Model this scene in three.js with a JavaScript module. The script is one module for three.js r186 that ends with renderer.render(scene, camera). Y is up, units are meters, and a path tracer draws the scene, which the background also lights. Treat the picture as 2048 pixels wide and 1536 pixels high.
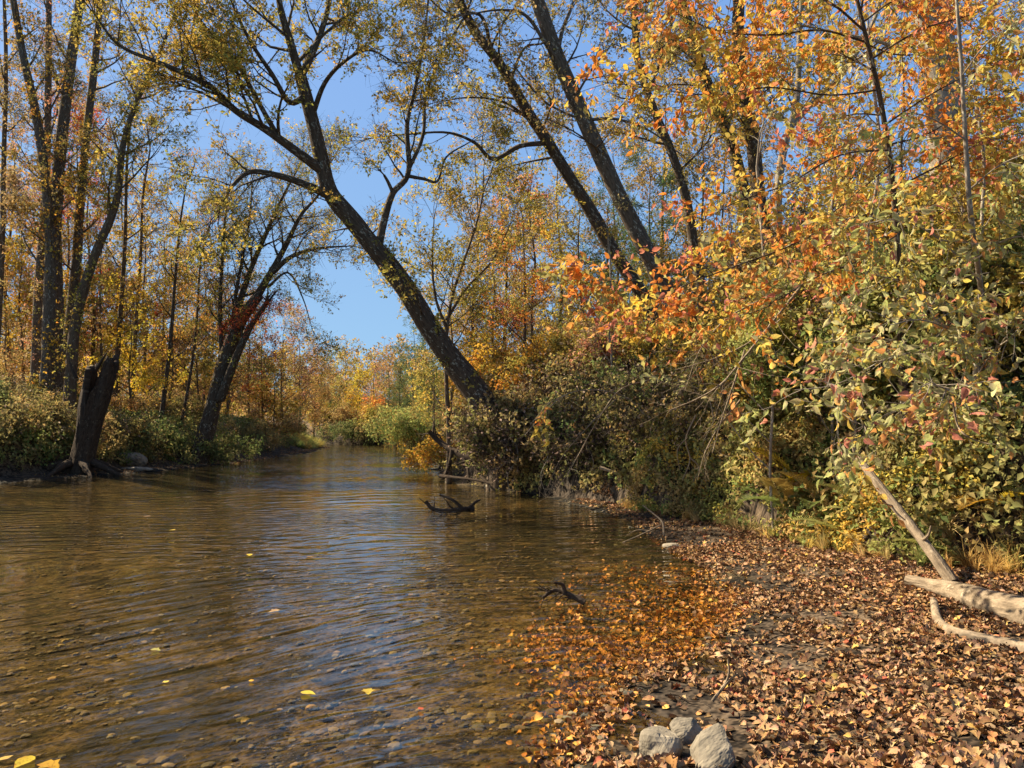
import * as THREE from 'three';

// ---------------------------------------------------------------- camera, sky, sun, exposure
const scene = new THREE.Scene();
const FOCAL = 1540, HORIZON = 850, EYE = 1.65;                    // in pixels of the 2048 x 1536 photograph, metres
const PITCH = Math.atan((HORIZON - 768) / FOCAL);
const camera = new THREE.PerspectiveCamera(2 * Math.atan(768 / FOCAL) * 180 / Math.PI, 4 / 3, 0.1, 4000);
camera.position.set(0, EYE, 0);
camera.rotation.x = PITCH;

const SUN_AZ = -68 * Math.PI / 180, SUN_EL = 43 * Math.PI / 180;  // azimuth from straight ahead, minus is to the left
const sunDir = new THREE.Vector3(Math.sin(SUN_AZ) * Math.cos(SUN_EL), Math.sin(SUN_EL), -Math.cos(SUN_AZ) * Math.cos(SUN_EL));
{
  const W = 512, H = 256, data = new Float32Array(W * H * 4);
  const mix = (a, b, t) => a + (b - a) * t, zen = [0.030, 0.070, 0.175], mid = [0.060, 0.122, 0.245], hor = [0.125, 0.215, 0.275];
  for (let j = 0; j < H; j++) for (let i = 0; i < W; i++) {
    const el = ((j + 0.5) / H - 0.5) * Math.PI, az = ((i + 0.5) / W - 0.5) * 2 * Math.PI;
    const v = [Math.cos(el) * Math.cos(az), Math.sin(el), Math.cos(el) * Math.sin(az)];
    const e = Math.max(0, v[1]), c = v[0] * sunDir.x + v[1] * sunDir.y + v[2] * sunDir.z;
    const a = Math.acos(Math.min(1, Math.max(-1, c))), glow = 0.17 * Math.exp(-a / 0.42);
    for (let k = 0; k < 3; k++) {
      const t1 = Math.min(1, e / 0.42), t2 = Math.max(0, (e - 0.42) / 0.58);
      data[(j * W + i) * 4 + k] = mix(mix(hor[k], mid[k], Math.sqrt(t1)), zen[k], t2) + glow * [1, 0.97, 0.9][k];
    }
    data[(j * W + i) * 4 + 3] = 1;
  }
  const sky = new THREE.DataTexture(data, W, H, THREE.RGBAFormat, THREE.FloatType);
  sky.mapping = THREE.EquirectangularReflectionMapping; sky.magFilter = sky.minFilter = THREE.LinearFilter; sky.needsUpdate = true;
  scene.background = sky; scene.environment = sky;
}
const sun = new THREE.DirectionalLight(new THREE.Color().setRGB(1, 0.89, 0.68), 5);
sun.position.copy(sunDir).multiplyScalar(120); sun.castShadow = true; sun.shadow.mapSize.set(4096, 4096);
Object.assign(sun.shadow.camera, { left: -60, right: 60, top: 60, bottom: -60, far: 400 });
scene.add(sun, sun.target);
const renderer = new THREE.WebGLRenderer({ antialias: true });
renderer.toneMapping = THREE.LinearToneMapping;
renderer.toneMappingExposure = 3.3;
renderer.shadowMap.enabled = true;

// ---------------------------------------------------------------- helpers
const V = (x, y, z) => new THREE.Vector3(x, y, z);
const UPV = V(0, 1, 0);
function rng(seed) { let a = seed >>> 0; return () => { a = (a + 0x6D2B79F5) | 0; let t = Math.imul(a ^ (a >>> 15), 1 | a); t = (t + Math.imul(t ^ (t >>> 7), 61 | t)) ^ t; return ((t ^ (t >>> 14)) >>> 0) / 4294967296; }; }
const clamp = (x, a, b) => Math.min(b, Math.max(a, x));
const sstep = (a, b, x) => { const t = clamp((x - a) / (b - a), 0, 1); return t * t * (3 - 2 * t); };
const lerp = (a, b, t) => a + (b - a) * t;
const hash = (i, j, k = 0) => { let h = Math.imul(i, 374761393) + Math.imul(j, 668265263) + Math.imul(k, 2147483647 ^ 0x5bd1e995); h = Math.imul(h ^ (h >>> 13), 1274126177); return ((h ^ (h >>> 16)) >>> 0) / 4294967296; };
function noise(x, y, k = 0, wrap = 0) {
  const i = Math.floor(x), j = Math.floor(y), fx = x - i, fy = y - j, u = fx * fx * (3 - 2 * fx), v = fy * fy * (3 - 2 * fy);
  const w = (a) => wrap ? ((a % wrap) + wrap) % wrap : a;
  return lerp(lerp(hash(w(i), w(j), k), hash(w(i + 1), w(j), k), u), lerp(hash(w(i), w(j + 1), k), hash(w(i + 1), w(j + 1), k), u), v);
}
const fbm = (x, y, k = 0, o = 4, wrap = 0) => { let s = 0, a = 0.5, n = 0; for (let q = 0; q < o; q++) { s += a * noise(x, y, k + q * 7, wrap); n += a; x *= 2; y *= 2; wrap *= 2; a *= 0.5; } return s / n; };
// the point at depth d (metres ahead of the camera) that the photograph shows at pixel px, py
function P(px, py, d) {
  const x = (px - 1024) / FOCAL, y = (768 - py) / FOCAL, s = Math.sin(PITCH), c = Math.cos(PITCH), k = d / (c - y * s);
  return V(x * k, EYE + (y * c + s) * k, -d);
}
const X = (px, d) => P(px, 768, d).x;
function polyDist(poly, x, d) {                                     // signed distance, positive inside
  let best = 1e9, inside = false;
  for (let i = 0, j = poly.length - 1; i < poly.length; j = i++) {
    const [ax, ay] = poly[j], [bx, by] = poly[i], ex = bx - ax, ey = by - ay, t = clamp(((x - ax) * ex + (d - ay) * ey) / (ex * ex + ey * ey), 0, 1);
    const qx = x - ax - ex * t, qy = d - ay - ey * t; best = Math.min(best, qx * qx + qy * qy);
    if ((ay > d) !== (by > d) && x < (bx - ax) * (d - ay) / (by - ay) + ax) inside = !inside;
  }
  return Math.sqrt(best) * (inside ? 1 : -1);
}
function onGround(px, py) { for (let d = 2.5; d < 120; d *= 1.004) { const p = P(px, py, d); if (p.y <= Math.max(-0.3, height(p.x, d))) return p; } return P(px, py, 60); }
class MB {                                                          // gathers triangles for one mesh
  constructor() { this.p = []; this.n = []; this.u = []; this.c = []; this.i = []; }
  get count() { return this.p.length / 3; }
  v(p, n, u, v, c) { this.p.push(p.x, p.y, p.z); if (n) this.n.push(n.x, n.y, n.z); this.u.push(u, v); if (c) this.c.push(c[0], c[1], c[2]); return this.p.length / 3 - 1; }
  geo() {
    const g = new THREE.BufferGeometry();
    g.setAttribute('position', new THREE.Float32BufferAttribute(this.p, 3));
    g.setAttribute('uv', new THREE.Float32BufferAttribute(this.u, 2));
    if (this.c.length === this.p.length) g.setAttribute('color', new THREE.Float32BufferAttribute(this.c, 3));
    g.setIndex(this.i);
    if (this.n.length === this.p.length) g.setAttribute('normal', new THREE.Float32BufferAttribute(this.n, 3)); else g.computeVertexNormals();
    return g;
  }
}
const tA = V(), tB = V(), tN = V(), tT = V();
function tube(mb, pts, radii, seg, o = {}) {                        // tapered tube; lump = uneven girth, col = vertex colour
  const n = pts.length; let side = null, along = 0, first = mb.count;
  const sides = [];
  for (let i = 0; i < n; i++) {
    tT.subVectors(pts[Math.min(n - 1, i + 1)], pts[Math.max(0, i - 1)]).normalize();
    if (!side) side = Math.abs(tT.y) > 0.9 ? V(1, 0, 0) : V(0, 1, 0);
    side = side.clone().addScaledVector(tT, -side.dot(tT)).normalize();
    tB.crossVectors(tT, side);
    if (i) along += pts[i].distanceTo(pts[i - 1]);
    for (let k = 0; k <= seg; k++) {
      const a = (k % seg) / seg * Math.PI * 2;
      tN.copy(side).multiplyScalar(Math.cos(a)).addScaledVector(tB, Math.sin(a));
      let r = radii[i];
      if (o.lump) r *= 1 + o.lump * (fbm(Math.cos(a) * 1.3 + 9 + (o.seed || 0), along * (o.lumpF || 1.2) + Math.sin(a) * 1.3, 3, 3) - 0.5) * 2;
      if (o.flare) r *= 1 + o.flare * Math.exp(-along / (o.flareLen || 0.5)) * (0.6 + 0.8 * noise(Math.cos(a) * 2 + 5, Math.sin(a) * 2 + 5, o.seed || 1));
      mb.v(tA.copy(pts[i]).addScaledVector(tN, r), tN, k / seg * Math.max(0.3, Math.round(radii[0] * 6.28 / 0.5)) , along, o.col);
    }
  }
  for (let i = 0; i < n - 1; i++) for (let k = 0; k < seg; k++) {
    const a = first + i * (seg + 1) + k, b = a + 1, c = a + seg + 1, d = c + 1;
    mb.i.push(a, b, c, b, d, c);
  }
  if (o.cap !== false && seg > 3) for (const e of [0, n - 1]) {
    const ctr = mb.v(pts[e], tT.clone().multiplyScalar(e ? 1 : -1), 0.5, along, o.col), row = first + e * (seg + 1);
    for (let k = 0; k < seg; k++) e ? mb.i.push(ctr, row + k, row + k + 1) : mb.i.push(ctr, row + k + 1, row + k);
  }
}
function smooth(pts, radii, per = 4) {                              // Catmull-Rom through pts, radii follow
  if (pts.length < 3) return [pts, radii];
  const c = new THREE.CatmullRomCurve3(pts, false, 'centripetal'), n = (pts.length - 1) * per, op = [], or = [];
  for (let i = 0; i <= n; i++) { const t = i / n, f = t * (pts.length - 1), k = Math.min(pts.length - 2, Math.floor(f)); op.push(c.getPoint(t)); or.push(lerp(radii[k], radii[k + 1], f - k)); }
  return [op, or];
}
const taken = {};
const numbered = (n) => { taken[n] = (taken[n] ?? -1) + 1; return taken[n] ? n + '_' + String(taken[n]).padStart(3, '0') : n; };
function tag(o, label, category, group, kind) { Object.assign(o.userData, label ? { label } : {}, category ? { category } : {}, group ? { group } : {}, kind ? { kind } : {}); return o; }
function thing(name, pos, label, category, group) { const o = new THREE.Group(); o.name = numbered(name); o.position.copy(pos); scene.add(o); return tag(o, label, category, group); }
function part(parent, name, geo, mat) { const m = new THREE.Mesh(geo, mat); m.name = name; parent.add(m); return m; }
function top(name, geo, mat, label, category, group, kind) { const m = new THREE.Mesh(geo, mat); m.name = numbered(name); scene.add(m); return tag(m, label, category, group, kind); }

// ---------------------------------------------------------------- textures and materials
function tex(W, H, fn, srgb = false) {
  const d = new Uint8Array(W * H * 4);
  for (let j = 0; j < H; j++) for (let i = 0; i < W; i++) { const c = fn(i / W, j / H), k = (j * W + i) * 4; d[k] = clamp(c[0], 0, 1) * 255; d[k + 1] = clamp(c[1], 0, 1) * 255; d[k + 2] = clamp(c[2], 0, 1) * 255; d[k + 3] = 255; }
  const t = new THREE.DataTexture(d, W, H); t.wrapS = t.wrapT = THREE.RepeatWrapping; t.magFilter = t.minFilter = THREE.LinearFilter;
  if (srgb) t.colorSpace = THREE.SRGBColorSpace; t.needsUpdate = true; return t;
}
const wnoise = (u, v, fx, fy, k) => { // anisotropic tiling noise
  const x = u * fx, y = v * fy, i = Math.floor(x), j = Math.floor(y), a = x - i, b = y - j, s = a * a * (3 - 2 * a), t = b * b * (3 - 2 * b), m = (q, w) => ((q % w) + w) % w;
  return lerp(lerp(hash(m(i, fx), m(j, fy), k), hash(m(i + 1, fx), m(j, fy), k), s), lerp(hash(m(i, fx), m(j + 1, fy), k), hash(m(i + 1, fx), m(j + 1, fy), k), s), t);
};
const ridge = (u, v) => { const w = 0.06 * wnoise(u, v, 3, 6, 5); const q = 1 - Math.abs(2 * wnoise(u + w, v, 10, 5, 1) - 1), r = 1 - Math.abs(2 * wnoise(u + w, v, 24, 12, 2) - 1); return 0.55 * q + 0.3 * r + 0.15 * wnoise(u, v, 70, 60, 3); };
const barkBump = tex(256, 512, (u, v) => { const h = ridge(u, v); return [h, h, h]; });
function barkTex(dark, light, lichen, amount) {
  return tex(256, 512, (u, v) => {
    const h = ridge(u, v), l = sstep(1 - amount, 1 - amount + 0.08, 0.6 * wnoise(u, v, 6, 9, 11) + 0.4 * wnoise(u, v, 22, 30, 12)), g = 0.8 + 0.4 * wnoise(u, v, 90, 90, 13);
    return [0, 1, 2].map((k) => lerp(lerp(dark[k], light[k], h), lichen[k], l) * g);
  });
}
const bark = (map, bump = 0.011) => new THREE.MeshPhysicalMaterial({ map, bumpMap: barkBump, bumpScale: bump, roughness: 0.95, specularIntensity: 0.2 });
const M = {
  darkBark: bark(barkTex([0.022, 0.016, 0.011], [0.10, 0.07, 0.046], [0.24, 0.215, 0.16], 0.34)),
  greyBark: bark(barkTex([0.032, 0.025, 0.018], [0.135, 0.10, 0.07], [0.26, 0.235, 0.18], 0.33)),
  brownBark: bark(barkTex([0.035, 0.024, 0.015], [0.13, 0.09, 0.058], [0.20, 0.17, 0.11], 0.32)),
  paleBark: bark(barkTex([0.11, 0.085, 0.06], [0.27, 0.22, 0.165], [0.34, 0.30, 0.235], 0.36), 0.005),
  driftwood: bark(barkTex([0.07, 0.048, 0.03], [0.27, 0.20, 0.13], [0.33, 0.255, 0.17], 0.3), 0.014),
  deadwood: bark(barkTex([0.018, 0.012, 0.009], [0.065, 0.045, 0.03], [0.10, 0.075, 0.05], 0.3), 0.014),
};
for (const k in M) M[k].name = k;
const leafMat = new THREE.MeshPhysicalMaterial({ color: 0xffffff, vertexColors: true, roughness: 0.85, transmission: 0.5, thickness: 0, specularIntensity: 0.08, side: THREE.DoubleSide, name: 'leaf' });
const leafMap = tex(256, 256, (u, v) => { const y = Math.abs(v - 0.5), rib = sstep(0.018, 0.006, y), q = (u - y * 0.9) * 9, vein = sstep(0.07, 0.02, Math.abs(q - Math.round(q))) * 0.6, spot = sstep(0.66, 0.74, 0.55 * wnoise(u, v, 13, 13, 91) + 0.45 * wnoise(u, v, 31, 31, 92)), b = 0.80 + 0.26 * wnoise(u, v, 5, 5, 93) + 0.08 * wnoise(u, v, 60, 60, 94), k = b * (1 - 0.12 * vein + 0.10 * rib) * (1 - 0.5 * spot); return [k, k * (1 - 0.12 * spot), k * (0.95 - 0.1 * spot)]; });
const bigLeafMat = leafMat.clone(); bigLeafMat.map = leafMap; bigLeafMat.name = 'big_leaf';
const dryLeafMat = new THREE.MeshPhysicalMaterial({ map: leafMap, color: 0xffffff, vertexColors: true, roughness: 0.8, transmission: 0.12, thickness: 0, specularIntensity: 0.15, side: THREE.DoubleSide, name: 'dry_leaf' });

// ---------------------------------------------------------------- terrain
const R0 = [[10, -12], [9, 0], [7, 5], [5.5, 7.6], [4.5, 8.5], [3.9, 10.4], [3.2, 12.8], [2.3, 15.2], [1.4, 17], [0.2, 18.8], [-1.0, 21.5], [-2.4, 27], [-3.7, 37], [-5.4, 52], [-7.4, 61], [-12, 66], [-25, 68], [-60, 67], [-2000, 90]];
const rightLand = [...R0, [-2000, 2500], [2500, 2500], [2500, -12]];
const leftLand = [[-2000, -12], [-24, -12], [-20, 10], [-15.6, 21.3], [-13.8, 26], [-12.6, 33], [-12.7, 45], [-13.8, 56.5], [-16, 59.5], [-30, 61], [-60, 60], [-2000, 80]];
const waterPoly = [[0.2, -12], [0.25, 2], [0.42, 3.9], [0.6, 4.5], [0.95, 5.2], [1.5, 5.8], [2.05, 6.6], [2.3, 7.7], [2.3, 9.0], [2.15, 10.2], [2.1, 11.6], [2.1, 13.2], [1.7, 15.6], [1.0, 17.3], [0.0, 18.9], [-1.1, 21.4], [-2.5, 27], [-3.8, 37], [-5.5, 52], [-7.5, 61], [-12, 65.7], [-25, 67.7], [-60, 66.7], [-2000, 89], [-2000, 81], [-60, 60.3], [-30, 61.3], [-16, 60], [-13.5, 57], [-12.2, 45], [-12.1, 33], [-13.2, 26], [-15, 21.5], [-19.4, 10], [-23, -12]];
function height(x, d) {
  const w = polyDist(waterPoly, x, d), r = polyDist(rightLand, x, d), l = polyDist(leftLand, x, d);
  const n1 = fbm(x * 0.7 + 40, d * 0.7 + 9, 21, 3) - 0.5, n2 = fbm(x * 3 + 5, d * 3, 22, 2) - 0.5;
  let h = w > 0 ? -0.36 * sstep(0, 5.5, w) - 0.05 * Math.min(1, w * 1.5) + n1 * 0.10 : 0.02 + 0.06 * Math.min(4, -w) + n1 * 0.16 + n2 * 0.05;
  if (w > 0 && x > -1.5 && d < 9) h = Math.max(h, -0.10 + n1 * 0.1 - 0.02 * w);
  if (r > 0) {
    const far = sstep(45, 60, d), q = r + (n1 + n2 * 0.5) * 0.9;
    h = Math.max(h, 0.04) + lerp(1.45, 0.9, far) * sstep(-0.1, 0.9, q) + lerp(0.5, 0.3, far) * sstep(0.8, 4, q) + lerp(0.14, 0.02, far) * Math.min(30, Math.max(0, r - 2)) + n1 * 0.3 * sstep(0, 2, r);
  }
  if (l > 0) h = Math.max(h, 0.02) + 0.10 * sstep(0, 1, l) + 1.35 * sstep(0.6, 2.6, l + n1 * 1.2) * (d > 40 ? lerp(1, 0.45, sstep(40, 56, d)) : 1) + 0.7 * sstep(2.5, 8, l) + n1 * 0.35 * sstep(0.5, 2, l);
  const dist = Math.hypot(x, d - 30);
  return h + Math.max(0, dist - 90) * 0.035 * sstep(90, 400, dist);
}
const ground = (x, d) => V(x, height(x, d), -d);
{
  const NX = 460, NZ = 520, mb = new MB(), a = 5, kx = Math.asinh(1800 / a), c0 = 9;
  for (let j = 0; j <= NZ; j++) {
    const tz = j / NZ * 2 - 1, lim = tz < 0 ? Math.asinh(21 / a) : Math.asinh(2200 / a), tz2 = j / NZ;
    const s0 = -Math.asinh(21 / a), s1 = Math.asinh(2200 / a), d = c0 + a * Math.sinh(lerp(s0, s1, tz2));
    for (let i = 0; i <= NX; i++) {
      const x = a * Math.sinh(kx * (i / NX * 2 - 1)), h = height(x, d), w = polyDist(waterPoly, x, d), r = polyDist(rightLand, x, d), l = polyDist(leftLand, x, d);
      const m1 = fbm(x * 0.5, d * 0.5, 31, 4), m2 = fbm(x * 2.2, d * 2.2, 32, 3);
      let col;
      if (w > -0.1) { const t = sstep(0.36, 0.64, m1 * 0.35 + m2 * 0.3 + 0.35 * fbm(x * 7, d * 7, 33, 2)); col = [lerp(0.010, 0.082, t), lerp(0.009, 0.057, t), lerp(0.006, 0.026, t)]; }
      else if (r > 0 || l > 0) { const steep = sstep(1.6, 0.2, Math.max(r, l)); const t = m2; col = [lerp(lerp(0.10, 0.26, t), 0.07, steep), lerp(lerp(0.075, 0.165, t), 0.052, steep), lerp(lerp(0.04, 0.08, t), 0.036, steep)]; }
      else { const wet = sstep(-0.9, -0.1, w + (m1 - 0.5) * 1.2); col = [lerp(lerp(0.085, 0.17, m2), 0.05, wet), lerp(lerp(0.06, 0.115, m2), 0.036, wet), lerp(lerp(0.038, 0.068, m2), 0.024, wet)]; }
      mb.v(V(x, h, -d), null, x / 1.6, d / 1.6, col);
    }
  }
  for (let j = 0; j < NZ; j++) for (let i = 0; i < NX; i++) { const p = j * (NX + 1) + i, q = p + NX + 1; mb.i.push(p, p + 1, q, p + 1, q + 1, q); }
  const grit = (u, v) => { let s = 0; for (const [f, k, a2] of [[14, 1, 0.3], [37, 2, 0.35], [80, 3, 0.35]]) s += a2 * wnoise(u, v, f, f, 40 + k); return s; };
  const gMap = tex(512, 512, (u, v) => { const g = 0.12 + 1.45 * sstep(0.28, 0.74, grit(u, v)); return [g * 0.72, g * 0.7, g * 0.68]; });
  const gBump = tex(512, 512, (u, v) => { const g = grit(u, v); return [g, g, g]; });
  top('ground', mb.geo(), new THREE.MeshPhysicalMaterial({ specularIntensity: 0.25, map: gMap, bumpMap: gBump, bumpScale: 0.03, vertexColors: true, roughness: 0.95, name: 'soil' }), 'brown earth banks and silty gravel stream bed', 'ground', null, 'structure');
}
// ---------------------------------------------------------------- water
{
  const waves = [], r = rng(77), N = 2048;
  for (let k = 0; k < 46; k++) {                                    // crests lie mostly across the stream
    const f = 9 + 34 * Math.pow(r(), 1.4), th = Math.PI / 2 + 0.28 + (r() + r() - 1) * 0.75;
    waves.push([Math.round(f * Math.cos(th)), Math.round(f * Math.sin(th)), r() * 6.28, 1 / f]);
  }
  const T = 1024, hgt = new Float32Array(T * T); let lo = 1e9, hi = -1e9;
  for (let j = 0; j < T; j++) for (let i = 0; i < T; i++) {
    const u = i / T, v = j / T; let s = 0;
    for (const [a, b, p, m] of waves) s += m * Math.sin(6.2832 * (a * u + b * v) + p);
    s *= 0.35 + 1.3 * (0.6 * wnoise(u, v, 5, 7, 8) + 0.4 * wnoise(u, v, 11, 16, 9));
    hgt[j * T + i] = s; lo = Math.min(lo, s); hi = Math.max(hi, s);
  }
  const bump = tex(T, T, (u, v) => { const g = (hgt[Math.round(v * T) * T + Math.round(u * T)] - lo) / (hi - lo); return [g, g, g]; });
  const mb = new MB(), NX = 150, NZ = 260;
  for (let j = 0; j <= NZ; j++) { const d = lerp(-11.5, 92, Math.pow(j / NZ, 1.7)); for (let i = 0; i <= NX; i++) { const x = lerp(-62, 4, Math.pow(i / NX, 0.55));
    mb.v(V(x, 0.012 * (fbm(x * 0.9, d * 0.9, 61, 2) - 0.5), -d), null, (x + 3.2 * fbm(x * 0.22, d * 0.22, 62, 2)) / 4.7, (d + 4.2 * fbm(x * 0.2, d * 0.2, 63, 2)) / 4.7); } }
  for (let j = 0; j < NZ; j++) for (let i = 0; i < NX; i++) { const p = j * (NX + 1) + i, q = p + NX + 1; mb.i.push(p, p + 1, q, p + 1, q + 1, q); }
  top('water', mb.geo(), new THREE.MeshPhysicalMaterial({ color: new THREE.Color().setRGB(0.88, 0.78, 0.54), transmission: 1, thickness: 0, roughness: 0.03, ior: 1.33, bumpMap: bump, bumpScale: 0.027, name: 'water' }), 'clear shallow creek rippling over a brown bed', 'creek', null, 'structure');
}

// ---------------------------------------------------------------- leaves and sprays
function leaf(mb, base, dir, nor, len, wid, col, fold = 0.25, form = 'simple') {
  const t = dir.clone().normalize(), s = V().crossVectors(t, nor).normalize(), n = V().crossVectors(s, t).normalize();
  const at = (a, b, c) => base.clone().addScaledVector(t, a * len).addScaledVector(s, b * wid).addScaledVector(n, c * wid);
  const vary = (k) => [col[0] * k, col[1] * k, col[2] * k];
  if (form === 'simple') {
    const m = mb.v(at(0.5, 0, 0), null, 0, 0, vary(0.92)), b = mb.v(base, null, 0, 0, vary(0.8)), e = mb.v(at(1, 0, -fold * 0.6), null, 0, 0, vary(1.05));
    const l = mb.v(at(0.42, 0.5, fold), null, 0, 0, col), r = mb.v(at(0.42, -0.5, fold), null, 0, 0, col);
    mb.i.push(b, m, l, l, m, e, b, r, m, m, r, e);
  } else {
    const shape = form === 'lobed' ? [[0.02, 0.04], [0.1, 0.34], [0.3, 0.3], [0.42, 0.52], [0.62, 0.24], [0.78, 0.2], [1, 0]] : [[0.02, 0.03], [0.14, 0.3], [0.36, 0.5], [0.6, 0.42], [0.82, 0.2], [1, 0]];
    const rib = [], L = [], R = [];
    shape.forEach(([a, w], i) => { const bend = -fold * 1.1 * a * a; rib.push(mb.v(at(a, 0, bend), null, a, 0.5, vary(0.95))); L.push(mb.v(at(a - 0.02, w, bend + fold * w * 1.4 + 0.09 * Math.sin(i * 2.1)), null, a, 0.5 + w, [col[0] * (0.86 + 0.2 * Math.sin(i * 3.3)), col[1] * (0.78 + 0.24 * Math.sin(i * 2.7 + 1)), col[2]])); R.push(mb.v(at(a, -w, bend + fold * w * 1.2 + 0.05 * Math.cos(i * 1.7)), null, a, 0.5 - w, vary(1.04))); });
    for (let i = 0; i < shape.length - 1; i++) mb.i.push(rib[i], rib[i + 1], L[i], L[i], rib[i + 1], L[i + 1], rib[i], R[i], rib[i + 1], R[i], R[i + 1], rib[i + 1]);
  }
}
// a twig along +y with leaves; the copy's tint multiplies its colours
function spray(seed, o) {
  const r = rng(seed), mb = new MB(), twig = o.twig || [0.22, 0.2, 0.24];
  const axes = [];
  const mk = (p, d, len, rad) => { const pts = [p.clone()]; let q = p.clone(), e = d.clone(); for (let i = 0; i < 3; i++) { e.add(V(r() - 0.5, r() - 0.5, r() - 0.5).multiplyScalar(0.45)).normalize(); q = q.clone().addScaledVector(e, len / 3); pts.push(q); } tube(mb, pts, [rad, rad * 0.8, rad * 0.55, rad * 0.25], 3, { col: twig, cap: false }); axes.push([pts, len]); };
  mk(V(0, 0, 0), V(0, 1, 0), o.len, o.rad || 0.004);
  for (let k = 0; k < (o.sub ?? 3); k++) { const a = r() * 6.28, t = 0.15 + 0.7 * r(), p = axes[0][0]; const f = t * 3, i = Math.floor(f), q = p[i].clone().lerp(p[i + 1], f - i); mk(q, V(Math.cos(a) * 0.85, 0.55, Math.sin(a) * 0.85), o.len * (0.35 + 0.4 * r()), (o.rad || 0.004) * 0.6); }
  for (let k = 0; k < o.n; k++) {
    const [pts, len] = axes[Math.floor(r() * axes.length)], f = Math.pow(r(), 0.6) * 2.99, i = Math.floor(f), p = pts[i].clone().lerp(pts[i + 1], f - i);
    const d = V(r() - 0.5, r() - 0.5 - (o.droop ?? 0.25), r() - 0.5).addScaledVector(pts[i + 1].clone().sub(pts[i]).normalize(), 0.35).normalize();
    const nn = V(r() - 0.5, 0.5 + r() * 0.6, r() - 0.5), g = 0.72 + 0.5 * r(), warm = 0.9 + 0.25 * r(), sz = o.leaf * (0.6 + 0.7 * r());
    p.addScaledVector(d, sz * 0.25);
    leaf(mb, p, d, nn, sz, sz * (o.wid || 0.6), [g * warm, g, g], 0.15 + 0.3 * r(), o.form || 'simple');
  }
  return mb.geo();
}
const S = {
  fine: [1, 2, 3].map((k) => spray(100 + k, { len: 0.5, n: 19, leaf: 0.082, sub: 4, rad: 0.005 })),
  far: [1, 2].map((k) => spray(110 + k, { len: 0.8, n: 24, leaf: 0.13, sub: 4, rad: 0.007 })),
  shrub: [1, 2, 3].map((k) => spray(120 + k, { len: 0.34, n: 15, leaf: 0.078, sub: 4, rad: 0.003, twig: [0.35, 0.3, 0.3] })),
  broad: [1, 2, 3].map((k) => spray(130 + k, { len: 0.34, n: 7, leaf: 0.105, wid: 0.62, sub: 2, rad: 0.003, form: 'ovate', twig: [0.4, 0.3, 0.28], droop: 0.35 })),
  lobed: [1, 2].map((k) => spray(140 + k, { len: 0.36, n: 8, leaf: 0.10, wid: 0.8, sub: 2, rad: 0.003, form: 'lobed', twig: [0.4, 0.3, 0.28], droop: 0.3 })),
  bare: [1, 2].map((k) => spray(150 + k, { len: 0.6, n: 2, leaf: 0.06, sub: 6, rad: 0.005 })),
  needle: [1, 2].map((k) => spray(160 + k, { len: 0.7, n: 34, leaf: 0.20, wid: 0.16, sub: 3, droop: 0.0 })),
};
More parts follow.
